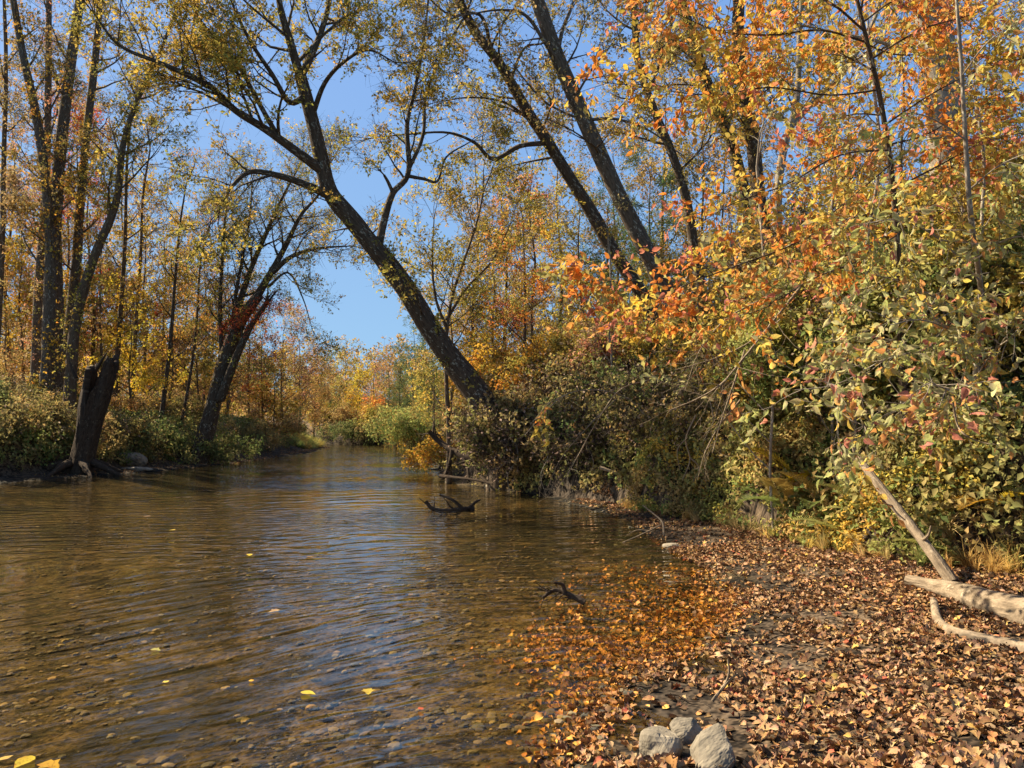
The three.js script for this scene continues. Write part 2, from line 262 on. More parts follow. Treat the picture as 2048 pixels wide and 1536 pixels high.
// linear tints [r, g, b, weight]
const PAL = {
  twig: [[0.36, 0.28, 0.20, 3], [0.26, 0.19, 0.13, 3], [0.5, 0.41, 0.31, 1]],
  olive: [[0.42, 0.34, 0.07, 4], [0.54, 0.42, 0.08, 3], [0.30, 0.27, 0.06, 3], [0.62, 0.42, 0.08, 2], [0.36, 0.25, 0.08, 1]],
  gold: [[0.58, 0.36, 0.05, 4], [0.46, 0.33, 0.06, 3], [0.62, 0.30, 0.05, 2], [0.32, 0.26, 0.06, 2]],
  sandy: [[0.50, 0.36, 0.15, 4], [0.42, 0.30, 0.11, 3], [0.52, 0.32, 0.10, 2], [0.34, 0.27, 0.09, 2]],
  rust: [[0.52, 0.29, 0.09, 4], [0.54, 0.36, 0.13, 3], [0.40, 0.25, 0.10, 3], [0.54, 0.40, 0.11, 3]],
  pink: [[0.54, 0.30, 0.17, 4], [0.56, 0.25, 0.13, 2], [0.48, 0.33, 0.18, 3], [0.50, 0.38, 0.15, 3]],
  red: [[0.62, 0.13, 0.05, 4], [0.60, 0.20, 0.06, 2]],
  orange: [[0.74, 0.27, 0.05, 3.5], [0.74, 0.38, 0.10, 3], [0.70, 0.50, 0.08, 3.5], [0.66, 0.24, 0.14, 1.5], [0.52, 0.45, 0.13, 3]],
  mixed: [[0.50, 0.46, 0.20, 4], [0.40, 0.40, 0.13, 3.5], [0.68, 0.32, 0.10, 2], [0.66, 0.48, 0.10, 2.5], [0.62, 0.25, 0.16, 1]],
  green: [[0.20, 0.25, 0.07, 4], [0.32, 0.33, 0.09, 3], [0.44, 0.40, 0.12, 3], [0.15, 0.18, 0.05, 2]],
  brush: [[0.32, 0.26, 0.09, 4], [0.42, 0.31, 0.12, 3], [0.26, 0.24, 0.075, 3], [0.48, 0.32, 0.11, 2], [0.18, 0.16, 0.06, 2]],
  darkBrush: [[0.16, 0.20, 0.06, 4], [0.24, 0.24, 0.08, 3], [0.30, 0.26, 0.09, 2]],  // darker, greener variant of the brush tints, no particular species
  pine: [[0.09, 0.14, 0.05, 4], [0.13, 0.17, 0.05, 3], [0.18, 0.19, 0.06, 2]],
  litter: [[0.28, 0.155, 0.065, 5], [0.34, 0.20, 0.09, 4], [0.19, 0.10, 0.043, 5], [0.42, 0.275, 0.14, 3], [0.38, 0.185, 0.065, 3], [0.10, 0.06, 0.032, 4], [0.56, 0.36, 0.09, 0.6], [0.36, 0.10, 0.05, 0.5]],
  wet: [[0.44, 0.20, 0.055, 4], [0.30, 0.15, 0.05, 4], [0.54, 0.27, 0.06, 3], [0.13, 0.07, 0.032, 4], [0.50, 0.32, 0.06, 0.6]],
  yellow: [[0.66, 0.46, 0.04, 4], [0.58, 0.46, 0.06, 3], [0.66, 0.36, 0.04, 1]],
  fern: [[0.42, 0.40, 0.12, 3], [0.30, 0.36, 0.10, 3], [0.52, 0.36, 0.10, 2]],
};
function pick(pal, r) { let s = 0; for (const p of pal) s += p[3]; let t = r() * s; for (const p of pal) if ((t -= p[3]) <= 0) return p; return pal[0]; }
const cTmp = new THREE.Color(), mTmp = new THREE.Matrix4(), qTmp = new THREE.Quaternion(), q2 = new THREE.Quaternion(), sTmp = V();
function tint(pal, r, hold) { const p = hold || pick(pal, r), g = 0.8 + 0.4 * r(); return cTmp.setRGB(p[0] * g, p[1] * g * (0.92 + 0.16 * r()), p[2] * g); }
function scatter(parent, name, geo, mat, tips, pal, r, scale, base = null, kind) {
  const m = new THREE.InstancedMesh(geo, mat, tips.length); m.name = name; m.userData.kind = 'stuff';
  tips.forEach((t, i) => {
    qTmp.setFromUnitVectors(UPV, t.d); q2.setFromAxisAngle(UPV, r() * 6.28); qTmp.multiply(q2);
    const s = scale * (t.s || 1) * (0.75 + 0.5 * r());
    const p = base ? tA.copy(t.p).sub(base) : t.p;
    m.setMatrixAt(i, mTmp.compose(p, qTmp, sTmp.set(s, s, s)));
    // neighbouring twigs share a hue
    const h = hash(Math.floor(t.p.x * 1.1), Math.floor(t.p.y * 1.1), Math.floor(t.p.z * 1.1)), q = rng(Math.floor(h * 1e9));
    m.setColorAt(i, tint(pal, r, r() < 0.55 ? pick(pal, q) : null));
  });
  if (kind) m.userData.kind = kind;
  parent.add(m); return m;
}
const rv = (r) => V(r() * 2 - 1, r() * 2 - 1, r() * 2 - 1);
// a branch with side branches; leafy tips are gathered in tips
function grow(mb, tips, r, p, dir, len, rad, lev, c) {
  const n = lev === 0 ? 7 : lev === 1 ? 5 : 3, pts = [p.clone()], ds = []; let d = dir.clone().normalize(), q = p.clone();
  for (let i = 0; i < n; i++) { d = d.clone().addScaledVector(rv(r), c.wander * (lev ? 1 : 0.8)); d.y += c.up[Math.min(lev, c.up.length - 1)] * (1 / n) * 2; d.normalize(); ds.push(d); q = q.clone().addScaledVector(d, len / n); pts.push(q); }
  const radii = pts.map((_, i) => Math.max(0.0022, rad * (1 - 0.82 * i / n)));
  tube(mb, pts, radii, lev === 0 ? 6 : lev === 1 ? 4 : 3, { cap: false });
  if (lev < c.levels - 1) {
    const m = Math.max(2, Math.round(len * c.per[lev] * (0.75 + 0.5 * r())));
    for (let k = 0; k < m; k++) {
      const t = 0.18 + 0.82 * (k + r()) / m, f = Math.min(n - 0.001, t * n), i = Math.floor(f), at = pts[i].clone().lerp(pts[i + 1], f - i);
      const side = V().crossVectors(ds[i], rv(r)).normalize(), ang = lerp(0.55, 1.15, r());
      grow(mb, tips, r, at, ds[i].clone().multiplyScalar(Math.cos(ang)).addScaledVector(side, Math.sin(ang)), len * c.ratio * (1.15 - 0.6 * t) * (0.6 + 0.8 * r()), Math.max(0.003, radii[i] * 0.6), lev + 1, c);
    }
  }
  if (lev >= c.levels - 1 || lev === c.levels - 2) {
    const m = Math.max(1, Math.round(len / c.tip * 1.75)), from = lev >= c.levels - 1 ? 0.2 : 0.6;
    for (let k = 0; k < m; k++) { const bare = r() < (c.bare || 0), t = from + (1 - from) * (k + 1) / m, f = Math.min(n - 0.001, t * n), i = Math.floor(f), e = ds[i].clone().addScaledVector(rv(r), 0.7); e.y -= c.hang || 0; tips.push({ p: pts[i].clone().lerp(pts[i + 1], f - i), d: e.normalize(), bare }); }
  }
}
const GROW = { levels: 3, per: [2.0, 2.8], ratio: 0.45, up: [0.25, 0.15, 0.05], wander: 0.22, tip: 0.30, hang: 0.1, bare: 0.22 };
const px3 = (list) => list.map(([a, b, d]) => P(a, b, d));
// tree: trunk and limbs as [px, py, depth] lists; side limbs grow by themselves
function tree(o) {
  const r = rng(o.seed), c = { ...GROW, ...(o.grow || {}) };
  let tp = o.path || px3(o.trunk);
  if (o.root !== false) { const b = tp[0]; const g = height(b.x, -b.z) - 0.15; if (b.y > g) tp = [V(b.x - (tp[1].x - b.x) * 0.15, g, b.z), ...tp]; }
  const base = tp[0].clone(), g = thing(o.name || 'tree', base, o.label, 'tree', o.group), bm = o.bark || M.darkBark;
  const radii = tp.map((_, i) => lerp(o.r[0], o.r[1], Math.pow(i / (tp.length - 1), 0.8)));
  const [sp, sr] = smooth(tp, radii, o.per || 5), off = (p) => p.clone().sub(base);
  const mb = new MB(); tube(mb, sp.map(off), sr, o.seg || 12, { lump: 0.14, flare: o.flare ?? 0.55, seed: o.seed % 97, flareLen: 0.5 });
  part(g, 'trunk', mb.geo(), bm);
  const tips = [], n = sp.length - 1, sd = { from: 0.4, to: 1, n: 14, len: 3, out: 0.9, ...(o.side || {}) };
  const limbMesh = (f) => { const m = new MB(); f(m); if (m.count) part(g, 'limb', m.geo(), bm); };
  (o.limbs || []).forEach((L) => limbMesh((m) => {
    const lp = L.p ? px3(L.p).map(off) : L.path.map(off), rr = lp.map((_, i) => lerp(L.r[0], L.r[1], i / (lp.length - 1))), [a, b] = smooth(lp, rr, 5);
    tube(m, a, b, 8, { lump: 0.12, seed: o.seed % 31 });
    let total = 0; for (let i = 1; i < a.length; i++) total += a[i].distanceTo(a[i - 1]);
    const k = Math.round(total * (L.per ?? 1.5));
    for (let q = 0; q < k; q++) { const t = lerp(L.from ?? 0.25, 1, (q + r()) / k), i = Math.min(a.length - 2, Math.floor(t * (a.length - 1))), d = a[i + 1].clone().sub(a[i]).normalize(), side = V().crossVectors(d, rv(r)).normalize(); side.y += (L.lift ?? 0.25); grow(m, tips, r, a[i].clone(), d.multiplyScalar(0.55).addScaledVector(side, 0.85), (L.len ?? 1.8) * (1.1 - 0.5 * t) * (0.6 + 0.8 * r()), Math.max(0.006, b[i] * 0.45), 1, c); }
    for (let q = 0; q < 3; q++) grow(m, tips, r, a[a.length - 1].clone(), a[a.length - 1].clone().sub(a[a.length - 3]).normalize().addScaledVector(rv(r), 0.4), (L.len ?? 1.8) * 0.8, L.r[1] * 0.8, 1, c);
  }));
  for (let q = 0; q < sd.n; q++) limbMesh((m) => {
    const t = lerp(sd.from, sd.to, (q + r()) / sd.n), i = Math.min(n - 1, Math.floor(t * n)), d = sp[i + 1].clone().sub(sp[i]).normalize(), side = V().crossVectors(d, rv(r)).normalize();
    grow(m, tips, r, off(sp[i]), d.multiplyScalar(1 - sd.out * 0.6).addScaledVector(side, sd.out), sd.len * (1.25 - 0.7 * (t - sd.from) / (sd.to - sd.from + 0.01)) * (0.6 + 0.7 * r()), Math.min(sr[i] * 0.5, 0.02 + sd.len * 0.012), sd.lev ?? 0, c);
  });
  if (o.topLimbs !== 0) for (let q = 0; q < (o.topLimbs ?? 3); q++) limbMesh((m) => grow(m, tips, r, off(sp[n]), sp[n].clone().sub(sp[n - 2]).normalize().addScaledVector(rv(r), 0.35), sd.len * 0.8, sr[n] * 0.8, 0, c));
  if (o.sprouts) for (let q = 0; q < o.sprouts; q++) { const t = (o.sproutFrom ?? 0.05) + (0.9 - (o.sproutFrom ?? 0.05)) * r(), i = Math.min(n - 1, Math.floor(t * n)), d = rv(r).normalize(); tips.push({ p: off(sp[i]).addScaledVector(d, sr[i]), d: d.add(V(0, 0.2, 0)).normalize() }); }
  const geo = (o.spray || S.fine)[o.seed % (o.spray || S.fine).length];
  scatter(g, 'crown', geo, leafMat, tips.filter((t) => !t.bare), o.pal, r, o.scale || 1);
  const bareTips = tips.filter((t) => t.bare); if (bareTips.length) scatter(g, 'twigs', S.bare[o.seed % 2], leafMat, bareTips, PAL.twig, r, (o.scale || 1) * 1.1);
  if (o.extra) o.extra(g, r, off);
  return g;
}
// a plain tree of the woods behind: foot at px on the ground at depth d, top at pixel row py
function woodTree(px, py, d, o) {
  const r = rng(o.seed * 13 + 5), x = X(px, d), h0 = height(x, d) - 0.15, topP = P(px + (o.lean || 0), py, d), H = topP.y - h0, path = [];
  for (let i = 0; i <= 5; i++) { const t = i / 5; path.push(V(lerp(x, topP.x, t) + (i && i < 5 ? (r() - 0.5) * 0.05 * H * 0.6 : 0), lerp(h0, topP.y, t), -d + (r() - 0.5) * 0.04 * H)); }
  return tree({ seed: o.seed, path, root: false, r: [o.rad || 0.008 * H + 0.03, 0.02], seg: 7, per: 3, side: { from: o.from ?? 0.2, n: o.n || 14, len: (o.len || 0.2) * H, out: o.out ?? 0.85 }, grow: { levels: 3, per: [1.3 * (o.dense || 1), 1.8], tip: 0.45, ...(o.grow || {}) }, spray: o.spray || S.far, scale: o.scale || 1, pal: o.pal, bark: o.bark || M.brownBark, label: o.label, group: o.group, name: o.name, topLimbs: 2, flare: 0.2 });
}
// a many-stemmed shrub: foot at x, d; size w, h
function shrub(px, d, w, h, o) {
  const r = rng(o.seed * 7 + 3), b = ground(X(px, d) + (o.dx || 0), d), tips = [], mb = new MB(), g = thing(o.name || 'shrub', b.clone().setY(b.y - 0.05), o.label, o.cat || 'shrub', o.group);
  const n = o.stems || 9, c = { levels: 2, per: [o.dense || 5, 4], ratio: 0.42, up: [o.up ?? 0.1, 0.1], wander: 0.3, tip: o.tip || 0.13, hang: o.hang ?? 0.1, bare: o.bare };
  for (let k = 0; k < n; k++) { const a = r() * 6.28, s = Math.sqrt(r()); grow(mb, tips, r, V(Math.cos(a) * s * w * 0.3, 0, Math.sin(a) * s * w * 0.3), V(Math.cos(a) * s * w * 0.6 + (o.leanX || 0), h, Math.sin(a) * s * w * 0.6 + (o.leanZ || 0)), h * (0.7 + 0.5 * r()), 0.008 + h * 0.006, 0, c); }
  part(g, 'stems', mb.geo(), o.bark || M.brownBark);
  scatter(g, 'foliage', (o.spray || S.shrub)[o.seed % 2], leafMat, tips.filter((t) => !t.bare), o.pal, r, o.scale || 1);
  const bareTips = tips.filter((t) => t.bare); if (bareTips.length) scatter(g, 'twigs', S.bare[o.seed % 2], leafMat, bareTips, PAL.twig, r, (o.scale || 1) * 0.8);
  return g;
}

// ---------------------------------------------------------------- the big leaning trees
tree({ name: 'leaning_tree', seed: 11, label: 'thick lichen-spotted tree leaning left far out over the water', bark: M.darkBark,
  trunk: [[1000, 868, 20], [945, 775, 20], [900, 715, 19.9], [850, 640, 19.7], [800, 560, 19.5], [745, 490, 19.3], [700, 435, 19.2], [660, 385, 19.1], [641, 310, 19], [622, 230, 19], [600, 150, 18.9]], r: [0.38, 0.15], flare: 0.35,
  side: { from: 0.35, to: 0.72, n: 6, len: 1.2, out: 0.95, lev: 1 }, topLimbs: 0, sprouts: 45, pal: PAL.olive, spray: S.fine, grow: { per: [2.4, 2.6], tip: 0.34, wander: 0.27, bare: 0.25 },
  limbs: [
    { p: [[600, 152, 18.9], [582, 90, 18.7], [562, 20, 18.5], [548, -70, 18.4], [535, -170, 18.2]], r: [0.12, 0.04], per: 2.6, len: 2.4, from: 0.1 },
    { p: [[602, 152, 18.9], [632, 90, 19.2], [655, 20, 19.5], [668, -70, 19.8], [690, -150, 20]], r: [0.1, 0.035], per: 2.2, len: 2.0, from: 0.15 },
    { p: [[648, 345, 19], [600, 308, 18.6], [530, 258, 18.2], [470, 220, 17.8], [420, 172, 17.5], [330, 130, 17.2], [235, 88, 17], [190, 30, 16.8]], r: [0.13, 0.02], per: 3.0, len: 2.2, from: 0.22, lift: 0.6 },
    { p: [[668, 397, 19.1], [620, 373, 18.8], [560, 352, 18.5], [500, 344, 18.2], [465, 372, 18], [440, 412, 17.9]], r: [0.12, 0.02], per: 1.6, len: 1.6, from: 0.45 },
    { p: [[757, 497, 19.3], [766, 450, 19.4], [786, 386, 19.5], [815, 352, 19.6], [814, 250, 19.7], [832, 170, 19.9], [850, 60, 20.1], [862, -60, 20.2]], r: [0.11, 0.02], per: 1.7, len: 1.7, from: 0.4 },
    { p: [[786, 386, 19.5], [775, 362, 19.3], [768, 350, 19.2]], r: [0.05, 0.03], per: 0, len: 0.5 },
    { p: [[816, 352, 19.6], [848, 358, 19.5], [874, 363, 19.4], [892, 315, 19.3], [938, 285, 19.2]], r: [0.05, 0.015], per: 1.4, len: 1.1 },
    { p: [[815, 345, 19.6], [846, 270, 19.8], [852, 190, 20], [890, 100, 20.2], [935, 20, 20.4], [960, -60, 20.5]], r: [0.055, 0.015], per: 1.8, len: 1.5, from: 0.3 },
    { p: [[624, 235, 19], [650, 165, 18.7], [690, 122, 18.4], [735, 100, 18.2], [790, 125, 18]], r: [0.07, 0.015], per: 2.4, len: 1.6, from: 0.3 },
    { p: [[612, 190, 19], [580, 205, 18.6], [545, 150, 18.2], [505, 90, 18], [470, 20, 17.8], [440, -70, 17.6]], r: [0.08, 0.02], per: 2.6, len: 2.0, from: 0.25 },
    { p: [[560, 280, 18.4], [520, 210, 18.2], [470, 120, 18], [400, 40, 17.8], [350, -60, 17.7]], r: [0.07, 0.02], per: 2.8, len: 2.0, from: 0.25 },
  ] });
tree({ name: 'leaning_tree', seed: 12, label: 'slim dark leaning trunk with a long bare bent limb reaching left', bark: M.darkBark,
  trunk: [[1360, 770, 22.5], [1305, 625, 22.3], [1228, 505, 22.2], [1180, 420, 22.1], [1130, 340, 22], [1090, 275, 21.9], [1050, 215, 21.8], [1000, 128, 21.6], [950, 62, 21.4], [905, -30, 21.2], [870, -120, 21]], r: [0.25, 0.115],
  side: { from: 0.45, n: 9, len: 1.9, out: 0.95, lev: 1 }, sprouts: 40, pal: PAL.olive, spray: S.fine, grow: { per: [2, 2.4], bare: 0.25 },
  limbs: [
    { p: [[1090, 286, 21.9], [1040, 292, 21.6], [985, 318, 21.4], [950, 286, 21.2], [900, 266, 21], [820, 268, 20.8], [740, 277, 20.6]], r: [0.08, 0.015], per: 0.8, len: 1.0, from: 0.4 },
    { p: [[1060, 240, 21.9], [1010, 205, 21.5], [940, 195, 21.2], [870, 205, 21]], r: [0.05, 0.012], per: 1.2, len: 1.0 },
    { p: [[1020, 165, 21.7], [1050, 95, 22], [1090, 85, 22.4], [1140, 40, 22.8]], r: [0.05, 0.012], per: 1.4, len: 1.2 },
    { p: [[985, 110, 21.6], [960, 30, 21.2], [900, 30, 20.9], [850, -10, 20.6]], r: [0.06, 0.015], per: 2.2, len: 1.4 },
  ] });
tree({ name: 'leaning_tree', seed: 13, label: 'stout leaning trunk with mottled grey bark above the shrubby bank', bark: M.greyBark,
  trunk: [[1425, 770, 19.6], [1352, 625, 19.4], [1302, 520, 19.3], [1252, 420, 19.2], [1200, 310, 19.1], [1150, 195, 19], [1110, 100, 18.9], [1068, -20, 18.8], [1035, -120, 18.7]], r: [0.27, 0.165],
  side: { from: 0.55, n: 8, len: 1.8, out: 0.95, lev: 1 }, sprouts: 40, pal: PAL.sandy, spray: S.fine, grow: { bare: 0.35 },
  limbs: [
    { p: [[1122, 130, 18.9], [1090, 85, 18.6], [1050, 30, 18.3], [1000, 20, 18], [930, 30, 17.8]], r: [0.06, 0.015], per: 1.2, len: 1.2 },
    { p: [[1115, 105, 18.9], [1125, 60, 19.2], [1140, 20, 19.5], [1165, -40, 19.8]], r: [0.06, 0.02], per: 1.2, len: 1.3 },
    { p: [[1175, 240, 19], [1230, 238, 18.7], [1300, 262, 18.5], [1350, 300, 18.4]], r: [0.045, 0.012], per: 1.6, len: 1.0 },
  ] });
tree({ name: 'leaning_tree', seed: 14, label: 'thin dark leaning trunk forking below the bright yellow leaves', bark: M.darkBark,
  trunk: [[1440, 720, 25], [1400, 560, 24.8], [1372, 400, 24.6], [1345, 310, 24.5], [1302, 205, 24.4], [1275, 120, 24.3], [1268, 20, 24.2], [1255, -80, 24.1]], r: [0.21, 0.09],
  side: { from: 0.45, n: 10, len: 2.2, out: 0.95, lev: 1 }, sprouts: 60, pal: PAL.olive, spray: S.fine,
  limbs: [{ p: [[1292, 195, 24.4], [1318, 130, 24.6], [1340, 60, 24.8], [1350, -40, 25]], r: [0.07, 0.03], per: 1.6, len: 1.6 }] });
tree({ name: 'leaning_tree', seed: 15, label: 'dark straight trunk left of the close pair against the blue gap', bark: M.darkBark,
  trunk: [[1520, 560, 26.5], [1490, 400, 26.4], [1462, 285, 26.2], [1425, 195, 26.1], [1390, 95, 26], [1358, -20, 25.9], [1330, -120, 25.8]], r: [0.25, 0.16],
  side: { from: 0.4, n: 10, len: 2.4, out: 0.95, lev: 1 }, sprouts: 40, pal: PAL.sandy, spray: S.fine });
tree({ name: 'leaning_tree', seed: 16, label: 'dark upright trunk right of the close pair against the blue gap', bark: M.darkBark,
  trunk: [[1540, 560, 25], [1518, 400, 25], [1506, 290, 24.9], [1492, 200, 24.8], [1476, 95, 24.8], [1480, -20, 24.7], [1490, -120, 24.6]], r: [0.27, 0.18],
  side: { from: 0.4, n: 10, len: 2.4, out: 0.95, lev: 1 }, sprouts: 40, pal: PAL.olive, spray: S.fine });
tree({ name: 'forked_tree', seed: 17, label: 'pale mossy forked trunk in front of the blue gap', bark: M.paleBark,
  trunk: [[1555, 420, 21], [1562, 330, 21], [1575, 270, 21], [1592, 210, 21], [1598, 130, 21], [1600, 40, 21], [1612, -60, 21]], r: [0.14, 0.06],
  side: { from: 0.4, n: 8, len: 1.5, out: 0.9, lev: 1 }, pal: PAL.olive, spray: S.fine,
  limbs: [{ p: [[1580, 255, 21], [1625, 205, 21.2], [1680, 150, 21.5], [1740, 60, 21.8], [1770, -40, 22]], r: [0.1, 0.05], per: 1.5, len: 1.5 }] });
tree({ name: 'broad_tree', seed: 18, label: 'massive grey trunk half hidden behind orange leaves', bark: M.paleBark,
  trunk: [[1930, 760, 13.5], [1915, 560, 13.5], [1898, 380, 13.4], [1886, 200, 13.3], [1868, 60, 13.2], [1850, -80, 13.1], [1845, -220, 13]], r: [0.32, 0.26], seg: 16, topLimbs: 2,
  side: { from: 0.6, n: 6, len: 2.2, out: 0.9, lev: 1 }, pal: PAL.gold, spray: S.fine });
tree({ name: 'slender_tree', seed: 19, label: 'slender forked tree rising beside the thick leaning trunk', bark: M.brownBark,
  trunk: [[897, 850, 22], [893, 770, 22], [892, 690, 22], [903, 600, 22], [925, 530, 22], [952, 450, 22], [968, 380, 22]], r: [0.075, 0.025], seg: 8,
  side: { from: 0.4, n: 9, len: 1.6, out: 0.85, lev: 1 }, pal: PAL.olive, spray: S.fine,
  limbs: [{ p: [[895, 660, 22], [872, 600, 21.9], [865, 520, 21.8], [868, 440, 21.7]], r: [0.05, 0.015], per: 2, len: 1.2 }, { p: [[893, 640, 22], [930, 580, 22.2], [985, 520, 22.4], [1020, 450, 22.6]], r: [0.05, 0.015], per: 2, len: 1.2 }] });

// ---------------------------------------------------------------- left bank
const GL = 'tall slender trunks on the left bank';
const left = (seed, label, trunk, r, o = {}) => tree({ name: 'tall_tree', seed, label, group: GL, trunk, r, bark: o.bark || M.greyBark, side: { from: 0.35, n: 16, len: 2.4, out: 0.8, lev: 0, ...(o.side || {}) }, grow: { levels: 3, per: [1.5, 2.2], tip: 0.36, up: [0.35, 0.2, 0.1] }, sprouts: o.sprouts ?? 150, pal: o.pal || PAL.olive, spray: S.fine, scale: 1.1, flare: 0.4, ...(o.all || {}) });
left(21, 'tall trunk curving left at its top, front of the left clump', [[92, 815, 30], [96, 700, 30], [101, 520, 30], [98, 430, 30], [76, 250, 30], [46, 110, 30], [20, -40, 30], [5, -150, 30]], [0.30, 0.1], { pal: PAL.gold });
left(22, 'tall straight grey trunk tilting slightly right in the left clump', [[108, 815, 31], [112, 620, 31], [110, 430, 31], [121, 300, 31], [141, 130, 31], [166, -40, 31], [180, -150, 31]], [0.34, 0.15], { pal: PAL.sandy });
left(23, 'tall trunk with golden leaf tufts, third of the left clump', [[124, 815, 32], [140, 660, 32], [153, 520, 32], [161, 400, 32], [173, 270, 32], [190, 120, 32], [203, -40, 32], [210, -150, 32]], [0.28, 0.1], { pal: PAL.gold });
left(24, 'brown trunk leaning right out of the left clump', [[138, 810, 29], [152, 640, 29], [188, 515, 29], [232, 405, 29], [246, 290, 29], [275, 200, 29], [318, 110, 29], [345, 40, 29]], [0.25, 0.05], { pal: PAL.olive, bark: M.brownBark, side: { from: 0.45, len: 2.0 } });
left(25, 'rearmost trunk of the left clump with pinkish twigs', [[70, 800, 35], [76, 600, 35], [90, 400, 35], [96, 200, 35], [98, -20, 35], [98, -130, 35]], [0.25, 0.1], { pal: PAL.pink });
left(26, 'thin trunk cut by the left picture edge', [[-14, 790, 31], [2, 560, 31], [8, 300, 31], [12, 130, 31], [6, -60, 31]], [0.14, 0.06], { pal: PAL.sandy, sprouts: 60 });
left(27, 'thin trunk just right of the broken stump', [[228, 815, 34], [240, 640, 34], [250, 480, 34], [254, 330, 34], [262, 230, 34]], [0.15, 0.04], { pal: PAL.rust, bark: M.brownBark, side: { n: 12, len: 1.8 }, sprouts: 50 });
left(28, 'thin dark trunk midway between stump and leaning forked tree', [[322, 840, 34], [340, 690, 34], [350, 560, 34], [360, 450, 34], [372, 370, 34]], [0.13, 0.03], { pal: PAL.gold, bark: M.darkBark, side: { n: 12, len: 1.7 }, sprouts: 40 });
left(29, 'crooked thin trunk close left of the leaning forked tree', [[362, 850, 35], [385, 720, 35], [395, 620, 35], [402, 520, 35], [420, 450, 35]], [0.09, 0.03], { pal: PAL.rust, bark: M.darkBark, side: { n: 10, len: 1.4 }, sprouts: 30 });
left(30, 'thin trunk behind the broken stump with yellow leaves', [[262, 820, 37], [272, 650, 37], [282, 500, 37], [286, 390, 37], [300, 300, 37]], [0.13, 0.04], { pal: PAL.yellow, bark: M.brownBark, side: { n: 12, len: 1.8 }, sprouts: 40 });
tree({ name: 'forked_tree', seed: 31, label: 'dark double-stemmed tree leaning right with bare arching limbs', bark: M.darkBark,
  trunk: [[402, 905, 32.5], [425, 815, 32.5], [452, 715, 32.4], [482, 640, 32.3], [518, 590, 32.2]], r: [0.42, 0.22], flare: 0.3, side: { from: 0.5, n: 4, len: 1.5, lev: 1 }, topLimbs: 0, sprouts: 60, sproutFrom: 0.3, pal: PAL.olive, spray: S.fine, scale: 1.1, grow: { bare: 0.55, per: [2, 2.6] },
  limbs: [
    { p: [[515, 592, 32.2], [545, 540, 32], [578, 478, 31.8], [602, 430, 31.6], [640, 385, 31.4], [660, 330, 31.2]], r: [0.16, 0.02], per: 1.6, len: 1.8 },
    { p: [[545, 545, 32], [580, 515, 31.8], [620, 500, 31.6], [665, 494, 31.4], [705, 492, 31.2]], r: [0.12, 0.02], per: 2.2, len: 1.8 },
    { p: [[455, 705, 32.4], [478, 610, 32.6], [505, 530, 32.8], [540, 450, 33], [565, 395, 33.2], [600, 330, 33.4]], r: [0.18, 0.03], per: 2, len: 1.7 },
    { p: [[445, 735, 32.4], [440, 620, 32.6], [446, 500, 32.8], [452, 420, 33], [462, 360, 33.1]], r: [0.12, 0.02], per: 3.2, len: 1.3, from: 0.1 },
    { p: [[462, 690, 32.4], [470, 600, 32.4], [488, 500, 32.5], [500, 430, 32.6], [505, 360, 32.6]], r: [0.1, 0.02], per: 3.0, len: 1.3, from: 0.15 },
    { p: [[535, 575, 32.1], [575, 545, 31.8], [605, 595, 31.5], [625, 660, 31.4]], r: [0.06, 0.012], per: 1.4, len: 1.2, lift: -0.4 },
    { p: [[440, 800, 32.3], [470, 720, 32], [500, 655, 31.8], [530, 610, 31.6]], r: [0.2, 0.1], per: 0.3, len: 1.0 },
  ],
  extra: (g, r, off) => { const t = []; for (let k = 0; k < 90; k++) { const u = r(), q = P(445 + 115 * u + (r() - 0.5) * 14, 655 - 60 * u + (r() - 0.5) * 34, 31.8 + (r() - 0.5) * 0.7); t.push({ p: off(q), d: rv(r).add(V(0, -0.3, 0)).normalize() }); } scatter(g, 'red_vine_leaves', S.fine[1], leafMat, t, PAL.red, r, 0.9).userData.label = 'scarlet creeper leaves on the trunk'; } });

